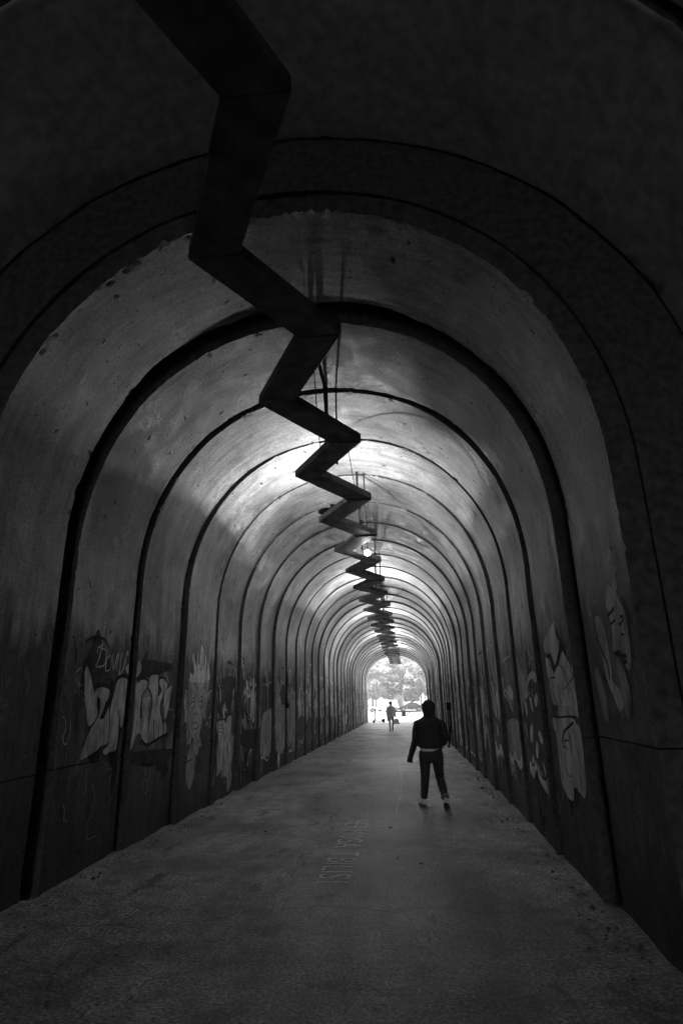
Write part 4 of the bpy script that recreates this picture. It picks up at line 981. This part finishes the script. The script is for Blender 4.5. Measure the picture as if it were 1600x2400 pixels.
def hooded_walker():
    t = empty('person', (1.278, 10.58, 0), R(4), label='person in black hoodie with hood up walking away along the right side', cat='person')
    def body(bm):
        face(bm, (.0, .02, 1.53)); loft(bm, [((0, .0, 1.36), .06, .06), ((0, .01, 1.48), .055, .055)], 12)
        loft(bm, [((0, 0, .86), .13, .10), ((0, 0, 1.0), .13, .09), ((0, 0, 1.2), .14, .10), ((0, 0, 1.34), .15, .08), ((0, 0, 1.40), .06, .05)], 16)
        for S_ in (LL, RL):
            loft(bm, [(S_[0], .07, .08), (S_[1], .045, .05), (S_[2], .034, .038), ((S_[2][0], S_[2][1], S_[2][2] - .06), .032, .04)], 12)
        loft(bm, [((-.17, 0, 1.33), .045, .045), (LA[1], .035, .035), (LA[2], .024, .024)], 10); hand(bm, (-.300, .028, .835), (Vector(LA[2]) - Vector(LA[1])), 1, 2.0)
        loft(bm, [((.17, 0, 1.33), .045, .045), (RA[1], .035, .035), (RA[2], .024, .024)], 10); hand(bm, RA[2], (-.8, .35, -.1), -1)
    LL = [(-.09, 0, .84), (-.105, .06, .46), (-.125, .19, .14)]
    RL = [(.085, 0, .84), (.115, .02, .46), (.150, -.20, .20)]
    LA = [(-.17, 0, 1.32), (-.235, -.02, 1.03), (-.31, .03, .79)]
    RA = [(.17, 0, 1.32), (.235, -.05, 1.06), (.13, .16, .93)]
    fused('body', body, M_SKIN, t, .009, 2)
    def hoodie(bm):
        loft(bm, [((-.005, 0, .90), .165, .125), ((0, 0, .93), .19, .142), ((0, 0, 1.02), .185, .14), ((.003, .0, 1.14), .178, .135), ((0, 0, 1.26), .185, .135), ((0, 0, 1.34), .178, .12), ((0, 0, 1.385), .14, .10), ((0, 0, 1.42), .09, .085)], 28)
        loft(bm, [((0, -.005, 1.36), .10, .095), ((0, -.012, 1.41), .086, .09), ((0, -.012, 1.46), .092, .105), ((0, -.01, 1.53), .103, .125), ((0, -.005, 1.60), .102, .125), ((0, -.01, 1.655), .075, .095), ((0, -.012, 1.685), .028, .035)], 24)
        loft(bm, [((-.12, 0, 1.335), .055, .06), ((-.185, 0, 1.31), .062, .068), ((-.215, -.01, 1.18), .058, .062), (LA[1], .053, .056), ((-.27, 0, .92), .05, .052), ((-.298, .02, .83), .043, .045), ((-.312, .03, .79), .044, .046), ((-.325, .035, .735), .046, .046), ((-.332, .037, .70), .047, .047)], 18)
        loft(bm, [((.12, 0, 1.335), .055, .06), ((.185, 0, 1.31), .062, .068), ((.218, -.03, 1.18), .06, .062), ((.235, -.05, 1.08), .058, .06), ((.21, .02, 1.0), .052, .052), (RA[2], .042, .044), ((.09, .17, .93), .042, .042)], 18)
    fused('hoodie', hoodie, M_CLOTH, t, .010, 5, .004)
    def tee(bm): loft(bm, [((.01, -.004, .862), .172, .128), ((.008, 0, .90), .178, .133), ((0, 0, .96), .165, .125)], 28)
    o = fused('shirt_hem', tee, M_TEE, t, .008, 3, .004); 
    for v in o.data.vertices: v.co.z += .30 * max(0, v.co.x - .02) + (.0 if v.co.x < 0 else .0)
    def pants(bm):
        loft(bm, [((0, 0, .89), .168, .122), ((0, 0, .84), .185, .135), ((0, 0, .76), .19, .135), ((0, 0, .70), .15, .11)], 28)
        for S_, e in ((LL, 0), (RL, 1)):
            h_, k_, a_ = [Vector(q) for q in S_]
            loft(bm, [(h_ + Vector((0, 0, .0)), .085, .11), (h_.lerp(k_, .3), .092, .11), (h_.lerp(k_, .65), .077, .088), (k_, .066, .072), (k_.lerp(a_, .35), .064, .07), (k_.lerp(a_, .8), .054, .058), (a_, .052, .055)], 20)
    fused('trousers', pants, M_DENIM, t, .010, 4, .004)
    def cuff(bm):
        a_ = Vector(RL[2]); d = (a_ - Vector(RL[1])).normalized()
        loft(bm, [(a_ - d * .035, .058, .061), (a_, .062, .064), (a_ + d * .015, .060, .062)], 20)
    fused('trouser_cuff', cuff, M_CUFF, t, .006, 1)
    shoe('shoe', (-.135, .21, .02), R(12), R(-4), t); shoe('shoe', (.158, -.20, .075), R(-10), R(-26), t)
    t.scale = (1.07, 1.05, .99)
    return t
hooded_walker()

def far_walker():
    t = empty('person', (-.09, 36.8, 0), 0, label='person in glare-greyed shirt carrying a bag towards the bright far mouth', cat='person')
    LL = [(-.085, 0, .84), (-.095, -.03, .46), (-.085, -.12, .10)]; RL = [(.085, 0, .84), (.085, .06, .46), (.06, .10, .09)]
    LA = [(-.17, 0, 1.33), (-.235, .0, 1.05), (-.24, .06, .82)]; RA = [(.17, 0, 1.33), (.225, -.02, 1.05), (.235, .02, .80)]
    def body(bm):
        face(bm, (0, .02, 1.53)); loft(bm, [((0, .0, 1.36), .06, .06), ((0, .01, 1.48), .055, .055)], 12)
        loft(bm, [((0, 0, .86), .13, .10), ((0, 0, 1.2), .14, .10), ((0, 0, 1.34), .15, .08), ((0, 0, 1.40), .06, .05)], 16)
        for S_ in (LL, RL): loft(bm, [(S_[0], .07, .08), (S_[1], .045, .05), (S_[2], .034, .038)], 12)
        for A_ in (LA, RA):
            loft(bm, [(A_[0], .045, .045), (A_[1], .035, .035), (A_[2], .024, .024)], 10); hand(bm, A_[2], Vector(A_[2]) - Vector(A_[1]), 1 if A_ is LA else -1)
    fused('body', body, M_SKIN, t, .012, 2)
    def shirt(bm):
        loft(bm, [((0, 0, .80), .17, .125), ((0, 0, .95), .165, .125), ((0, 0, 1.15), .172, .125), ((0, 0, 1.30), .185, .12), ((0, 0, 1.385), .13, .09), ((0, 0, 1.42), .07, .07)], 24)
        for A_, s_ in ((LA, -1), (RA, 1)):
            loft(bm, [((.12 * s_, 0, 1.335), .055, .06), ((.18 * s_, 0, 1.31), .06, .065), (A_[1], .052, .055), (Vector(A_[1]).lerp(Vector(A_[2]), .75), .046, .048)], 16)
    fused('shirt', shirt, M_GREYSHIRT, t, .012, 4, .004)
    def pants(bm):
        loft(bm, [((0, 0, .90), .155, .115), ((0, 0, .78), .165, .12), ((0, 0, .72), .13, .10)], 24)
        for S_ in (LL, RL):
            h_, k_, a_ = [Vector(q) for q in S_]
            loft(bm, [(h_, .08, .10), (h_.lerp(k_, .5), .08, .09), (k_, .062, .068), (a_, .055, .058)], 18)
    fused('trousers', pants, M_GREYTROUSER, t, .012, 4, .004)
    def hair(bm): blob(bm, (0, -.005, 1.575), (.082, .10, .085))
    fused('hair', hair, M_HAIR, t, .009, 2)
    shoe('shoe', (-.085, -.08, .03), 0, R(-10), t, M_HAIR); shoe('shoe', (.06, .13, .005), 0, 0, t, M_HAIR)
    b = empty('handbag', (.20, 36.83, .40), R(15), label='grey tote bag hanging from the right hand of the far walker', cat='bag')
    m = MB(); v = []
    for z, a_, c_ in ((0, .17, .07), (.04, .17, .075), (.30, .10, .02)):
        v += [(-a_, -c_, z), (a_, -c_, z), (a_, c_, z), (-a_, c_, z)]
    m.add(v, [(3, 2, 1, 0)] + [(i + j, i + (j + 1) % 4, i + 4 + (j + 1) % 4, i + 4 + j) for i in (0, 4) for j in range(4)] + [(8, 9, 10, 11)])
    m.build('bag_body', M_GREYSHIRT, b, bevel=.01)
    MB().tube([(-.07, 0, .29), (-.04, 0, .36), (0, 0, .385), (.04, 0, .36), (.07, 0, .29)], .008, 6).build('strap', M_HAIR, b)
far_walker()

# ------------------------------------------------------------------ scooter by the far mouth
def scooter():
    t = empty('kick_scooter', (-1.96, 52, .0), 0, label='electric kick scooter parked against the left wall by the far mouth', cat='scooter')
    for x in (0.0, .80):
        w = MB().disc((x, 0, .115), (0, 1, 0), .115, .05, 24).build('wheel', M_RUBBER, t)
        MB().disc((x, 0, .115), (0, 1, 0), .06, .056, 16).build('rim', M_RIM, w)
    MB().tube([(.02, 0, .14), (.07, 0, .30), (.10, 0, .62), (.15, 0, 1.1)], .042, 10).build('stem', M_STEEL, t)
    MB().tube([(.15, -.22, 1.1), (.15, -.1, 1.12), (.15, .1, 1.12), (.15, .22, 1.1)], .032, 8).build('handlebar', M_STEEL, t)
    MB().tube([(.08, 0, .32), (.14, 0, .24), (.20, 0, .15)], .045, 8).build('neck', M_STEEL, t)
    MB().box(.18, .70, -.075, .075, .09, .17).build('deck', M_STEEL, t, bevel=.01)
    MB().tube([(.66, 0, .17), (.72, 0, .25), (.82, 0, .26), (.92, 0, .20)], .06, 8).build('mudguard', M_STEEL, t)
scooter()

# ------------------------------------------------------------------ barrier beyond the mouth
b = empty('barrier', (-.98, 57, -.03), 0, label='grey swing barrier with a counterweight post standing just outside the tunnel', cat='barrier')
MB().box(-.07, .07, -.07, .07, 0, .86).build('post', M_RAIL, b, bevel=.008)
MB().box(.12, .19, -.05, .05, 0, .74).build('post', M_RAIL, b, bevel=.008)
MB().tube([(-.2, 0, .80), (6.4, 0, .80)], .065, 10).build('arm', M_RAIL, b)
MB().tube([(.1, 0, .42), (1.65, 0, .42), (2.05, 0,   .78)], .045, 8).build('truss_rail', M_RAIL, b)
MB().box(1.27, 1.63, -.06, .06, .44, .77).build('counterweight', M_STEEL, b, bevel=.01)
MB().box(5.9, 6.02, -.05, .05, 0, .84).build('post', M_RAIL, b, bevel=.008)

# ------------------------------------------------------------------ cars, kiosk, lamp post, trees beyond
def car(kind, loc, rz, paint, label, cat):
    t = empty({'van': 'parked_van'}.get(kind, 'parked_car'), loc, rz, label=label, cat=cat, group='vehicles parked beyond the tunnel')
    if kind == 'car':
        low = [(-2.15, .35), (-2.2, .62), (-2.1, .82), (-1.2, .92), (1.5, .95), (2.1, .88), (2.2, .6), (2.15, .32)]
        cab = [(-1.25, .92), (-.55, 1.38), (.1, 1.47), (1.0, 1.42), (1.85, .94)]; W = .88
    else:
        low = [(-2.3, .35), (-2.35, .75), (-2.0, 1.05), (-1.5, 1.15), (2.2, 1.15), (2.25, .35)]
        cab = [(-1.7, 1.13), (-1.0, 1.82), (-.5, 1.95), (2.15, 1.95), (2.22, 1.13)]; W = .95
    def lens_loft(poly, w0, w1):
        m = MB(); n = len(poly); zmin = min(z for x, z in poly); zmax = max(z for x, z in poly)
        v = []
        for s_ in (-1, 1): v += [(x, s_ * (w0 + (w1 - w0) * (z - zmin) / (zmax - zmin)), z) for x, z in poly]
        m.add(v, [tuple(range(n))[::-1], tuple(range(n, 2 * n))] + [(i, (i + 1) % n, n + (i + 1) % n, n + i) for i in range(n)])
        return m
    lens_loft(low, W, W - .04).build('body', paint, t, bevel=.05)
    lens_loft(cab, W - .07, W - .24).build('cabin', paint, t, bevel=.03)
    zmin, zmax = min(z for x, z in cab), max(z for x, z in cab)
    def glass(q):
        for s_ in (-1, 1):
            m = MB(); v = [(x, s_ * (W - .07 + (-.17) * (z - zmin) / (zmax - zmin) + .006), z) for x, z in q]
            m.add(v, [tuple(range(len(q)))]); m.build('window', M_GLASS, t)
    if kind == 'car':
        glass([(-1.0, .97), (-.48, 1.32), (.02, 1.4), (.02, .97)]); glass([(.1, .97), (.1, 1.4), (.9, 1.36), (1.4, .99)])
        ws = [(-1.19, .97), (-.58, 1.37)]
    else:
        glass([(-1.45, 1.2), (-.95, 1.7), (-.5, 1.75), (-.5, 1.2)]); ws = [(-1.68, 1.17), (-1.03, 1.8)]
    (xa, za), (xb, zb) = ws
    MB().add([(xa - .012, -(W - .16), za), (xa - .012, W - .16, za), (xb - .012, W - .28, zb), (xb - .012, -(W - .28), zb)], [(0, 1, 2, 3)]).build('windscreen', M_GLASS, t)
    for x in (-1.4, 1.35):
        for s_ in (-1, 1):
            w = MB().disc((x, s_ * (W - .06), .33), (0, 1, 0), .33, .2, 24).build('wheel', M_RUBBER, t)
            MB().disc((x, s_ * (W + .045), .33), (0, 1, 0), .22, .02, 16).build('rim', M_RIM, w)
    for s_ in (-1, 1):
        MB().box(-2.2, -2.12, s_ * .62 - .13, s_ * .62 + .13, .62, .75).build('headlight', M_LENS, t, bevel=.02)
    MB().box(-2.26, -2.14, -.8, .8, .33, .45).build('bumper', M_STEEL if kind == 'van' else paint, t, bevel=.02)
    return t
car('car', (1.30, 112, -.04), R(8), M_DARKCAR, 'dark hatchback parked side on, right of the little chapel', 'car')
car('car', (-6.75, 108, -.04), R(180 + 8), M_WHITECAR, 'white car half hidden behind the left edge of the far mouth', 'car')
car('van', (-2.72, 112.5, -.04), R(62), M_WHITECAR, 'white van parked at an angle left of the little chapel', 'van')
car('car', (5.6, 110, -.04), R(25), M_SILVERCAR, 'silver car parked behind the dark hatchback at the right', 'car')

ch = empty('chapel', (-.88, 121.5, -.06), 0, label='small pale chapel with a pitched roof and arched niche beyond the barrier', cat='chapel')
MB().prism([(-1.0, 0), (1.0, 0), (1.0, 2.4), (0, 3.05), (-1.0, 2.4)], -1.0, 1.0).build('wall', M_PLASTER, ch)
for s_ in (-1, 1):
    MB().add([(s_ * 1.2, -1.15, 2.30), (0, -1.15, 3.10), (0, 1.15, 3.10), (s_ * 1.2, 1.15, 2.30), (s_ * 1.2, -1.15, 2.42), (0, -1.15, 3.22), (0, 1.15, 3.22), (s_ * 1.2, 1.15, 2.42)],
             [(0, 1, 2, 3), (4, 7, 6, 5), (0, 4, 5, 1), (1, 5, 6, 2), (2, 6, 7, 3), (3, 7, 4, 0)]).build('roof_slope', M_TILE, ch)
arc = [(-.48, 0.1), (.48, 0.1)] + [(.48 * math.cos(a), 1.55 + .5 * math.sin(a)) for a in np.linspace(0, math.pi, 12)]
MB().prism(arc, -1.03, -1.005).build('niche', M_NICHE, ch)
nb_ = [(.6 * math.cos(a), 1.55 + .62 * math.sin(a)) for a in np.linspace(0, math.pi, 14)]
MB().tube([(-.56, -1.04, .1)] + [(x, -1.04, z) for x, z in nb_[::-1]] + [(.56, -1.04, .1)], .06, 6).build('arch_moulding', M_PLASTER, ch)

lp = empty('street_lamp', (.02, 116, -.04), 0, label='thin pale street lamp post rising beside the little chapel', cat='lamp post')
MB().tube([(0, 0, 0), (0, 0, 3), (0, 0, 4.6)], [.07, .05, .04], 8).build('pole', M_PLASTER, lp)
MB().tube([(0, 0, 4.55), (.15, 0, 4.7), (.45, 0, 4.72)], .03, 6).build('arm', M_PLASTER, lp)
MB().box(.35, .7, -.08, .08, 4.66, 4.74).build('lamp_head', M_PLASTER, lp, bevel=.01)
bo = MB(); bo.tube([(0, 0, 0), (0, 0, .75), (0, 0, .82)], [.06, .06, .02], 10); o = bo.build('bollard', M_PLASTER, smooth=False, label='white bollard standing in front of the dark hatchback', cat='bollard'); o.location = (.6, 106, -.03)

def tree(x, y, h, r_, mat, label, seed, trunk=.22, low=.3):
    rg = random.Random(seed); nr = np.random.RandomState(seed)
    t = empty('tree', (x, y, -.06), rg.uniform(0, 6), label=label, cat='tree', group='trees beyond the road')
    tr = MB(); lean = rg.uniform(-.5, .5)
    tr.tube([(0, 0, 0), (lean * .1, 0, h * .2), (lean * .4, .1, h * .45), (lean, 0, h * .75)], [trunk, trunk * .8, trunk * .55, trunk * .25], 9)
    limbs = []
    for i in range(9):
        a = i * 2.4 + rg.random(); z0 = h * rg.uniform(.22, .6); e = Vector((math.cos(a) * r_ * .75, math.sin(a) * r_ * .75, z0 + h * rg.uniform(.12, .3)))
        tr.tube([(lean * z0 / h, 0, z0), (e.x * .5, e.y * .5, (z0 + e.z) / 2 + .2), e], [trunk * .4, trunk * .25, .03], 6); limbs.append(e)
    tr.build('trunk', M_BARK, t)
    # leaf clumps on a lumpy crown
    cl = [(e.x, e.y, e.z) for e in limbs] + [(rg.gauss(0, r_ * .45), rg.gauss(0, r_ * .45), h * rg.uniform(low, .98)) for _ in range(40)]
    n = 9000; ci = nr.randint(0, len(cl), n); ctr = np.array(cl)[ci]
    d = nr.normal(size=(n, 3)); d /= np.linalg.norm(d, axis=1)[:, None]
    P_ = ctr + d * (nr.uniform(.35, 1, n) ** .5 * r_ * .33)[:, None] * np.array([1, 1, .75]); P_[:, 2] = np.maximum(P_[:, 2], h * .12)
    A = nr.normal(size=(n, 3)); A /= np.linalg.norm(A, axis=1)[:, None]; B = np.cross(A, d); B /= np.linalg.norm(B, axis=1)[:, None] + 1e-9
    sz = nr.uniform(.13, .30, n)[:, None]
    v = np.concatenate([P_ - A * sz, P_ + B * sz * .5, P_ + A * sz, P_ - B * sz * .5], 1).reshape(-1, 3)
    me = pydata('crown', v, [(4 * i, 4 * i + 1, 4 * i + 2, 4 * i + 3) for i in range(n)])
    obj('crown', me, mat, t)
    return t
TREES = [(-6.2, 126, 8.5, 3.0, 1, 'bushy tree behind the white car at the left of the mouth'), (-3.2, 131, 10.5, 3.0, 0, 'pale tree rising between the white car and the van'),
         (-.2, 134, 12.5, 3.2, 0, 'tallest pale tree directly behind the little chapel'), (3.6, 131, 9.5, 3.2, 1, 'broad tree behind the dark hatchback'),
         (7.5, 127, 9, 3.0, 1, 'tree at the right edge of the mouth, behind the silver car'), (1.7, 128, 6.0, 2.0, 2, 'low dark tree just right of the chapel roof'), (-1.9, 128, 5.6, 1.6, 2, 'low dark tree just left of the chapel roof'),
         (-9.8, 133, 12, 3.6, 1, 'tall tree left of the mouth beyond the white car'), (11.5, 134, 12, 3.8, 0, 'tall pale tree right of the mouth beyond the silver car'), (4.8, 142, 17, 5.5, 1, 'tall tree of the back row at the right'),
         (-6.5, 143, 17, 5.5, 1, 'tall tree of the back row at the left'),
         (-.6, 150, 19, 5.5, 2, 'dark tree of the back row straight behind the chapel'), (-14, 148, 17, 5.5, 1, 'back row tree outermost on the left'), (13, 150, 18, 5.5, 2, 'back row tree outermost on the right')]
for i, (x, y, h, r_, m_, lab) in enumerate(TREES): tree(x, y, h, r_, M_LEAF[m_], lab, 40 + i, .22 if i != 0 else .34)

# ------------------------------------------------------------------ small things along the walls
eb = empty('cable_box', (2.40, 22.8, 0), 0, label='black cable box with a hanging cable on the right wall', cat='cable box')
MB().box(-.10, .06, -.14, .14, 1.32, 1.58).build('box', M_RUBBER, eb, bevel=.01)
MB().tube([(-.0, .0, 1.32), (.02, -.02, .9), (-.05, .03, .4), (-.12, -.05, .06)], .03, 6).build('cable', M_RUBBER, eb)
jb = empty('junction_box', (-2.44, 17.3, 1.6), 0, label='small dark junction box with conduit on the left wall', cat='junction box')
MB().box(-.05, .05, -.06, .06, -.07, .07).build('box', M_RUBBER, jb, bevel=.006)
MB().tube([(0, 0, .07), (0, 0, .9)], .014, 6).build('conduit', M_STEEL, jb)
lo = [(1.0 + .45 * math.cos(a), 53.3, 5.0 + .42 * math.sin(a) - .1) for a in np.linspace(R(170), R(395), 14)]
MB().tube(lo, .022, 6).build('cable_loop', M_RUBBER, label='slack black cable looping down from the crown at the far mouth', cat='cable')
# rubble along the wall feet
rg = random.Random(5); m = MB()
for i in range(900):
    side = rg.choice((-1, 1, 1)); y = rg.uniform(3, 30) if i % 3 else rg.uniform(3, 50); x = side * (2.46 - abs(rg.gauss(0, .13))); s_ = rg.uniform(.006, .022) * (2.2 if rg.random() < .05 else 1)
    z = floor_z(x, y); a = rg.random() * 6
    pts = [(x + s_ * math.cos(a + q) * rg.uniform(.6, 1.4), y + s_ * math.sin(a + q) * rg.uniform(.6, 1.4), z - .003) for q in (0, 2.1, 4.2)] + [(x, y, z + s_ * rg.uniform(.5, 1.2))]
    m.add(pts, [(0, 2, 1), (0, 1, 3), (1, 2, 3), (2, 0, 3)])
for i in range(260):
    x = rg.uniform(-2.2, 2.2); y = rg.uniform(3.5, 30); s_ = rg.uniform(.004, .012); z = floor_z(x, y); a = rg.random() * 6
    m.add([(x + s_ * math.cos(a + q), y + s_ * math.sin(a + q), z - .002) for q in (0, 2.1, 4.2)] + [(x, y, z + s_ * .8)], [(0, 2, 1), (0, 1, 3), (1, 2, 3), (2, 0, 3)])
m.build('debris', M_DEBRIS, kind='stuff', label='loose grit and crumbs of concrete along the wall feet')
# fallen leaves on the floor
for i, (x, y, lab) in enumerate([(.62, 9.05, 'curled dark leaf on the floor right of the painted words'), (.75, 7.4, 'dark leaf lying on the floor near the last painted letters'), (1.0, 7.2, 'small dark leaf rightmost on the near floor'), (-1.05, 8.8, 'thin dark leaf lying on the left side of the near floor')]):
    a = i * 1.3; L_ = .035
    v = [(-L_, 0, .006), (-L_ * .3, -.012, .012), (-L_ * .3, .012, .013), (L_ * .4, -.011, .014), (L_ * .4, .011, .012), (L_, 0, .005), (-L_ * .3, 0, .004), (L_ * .4, 0, .004)]
    o = MB().add(v, [(0, 1, 6), (0, 6, 2), (1, 3, 7, 6), (6, 7, 4, 2), (3, 5, 7), (7, 5, 4)]).build('leaf', M_RUBBER, label=lab, cat='leaf', group='dead leaves on the floor')
    o.location = (x, y, floor_z(x, y)); o.rotation_euler = (0, 0, a)
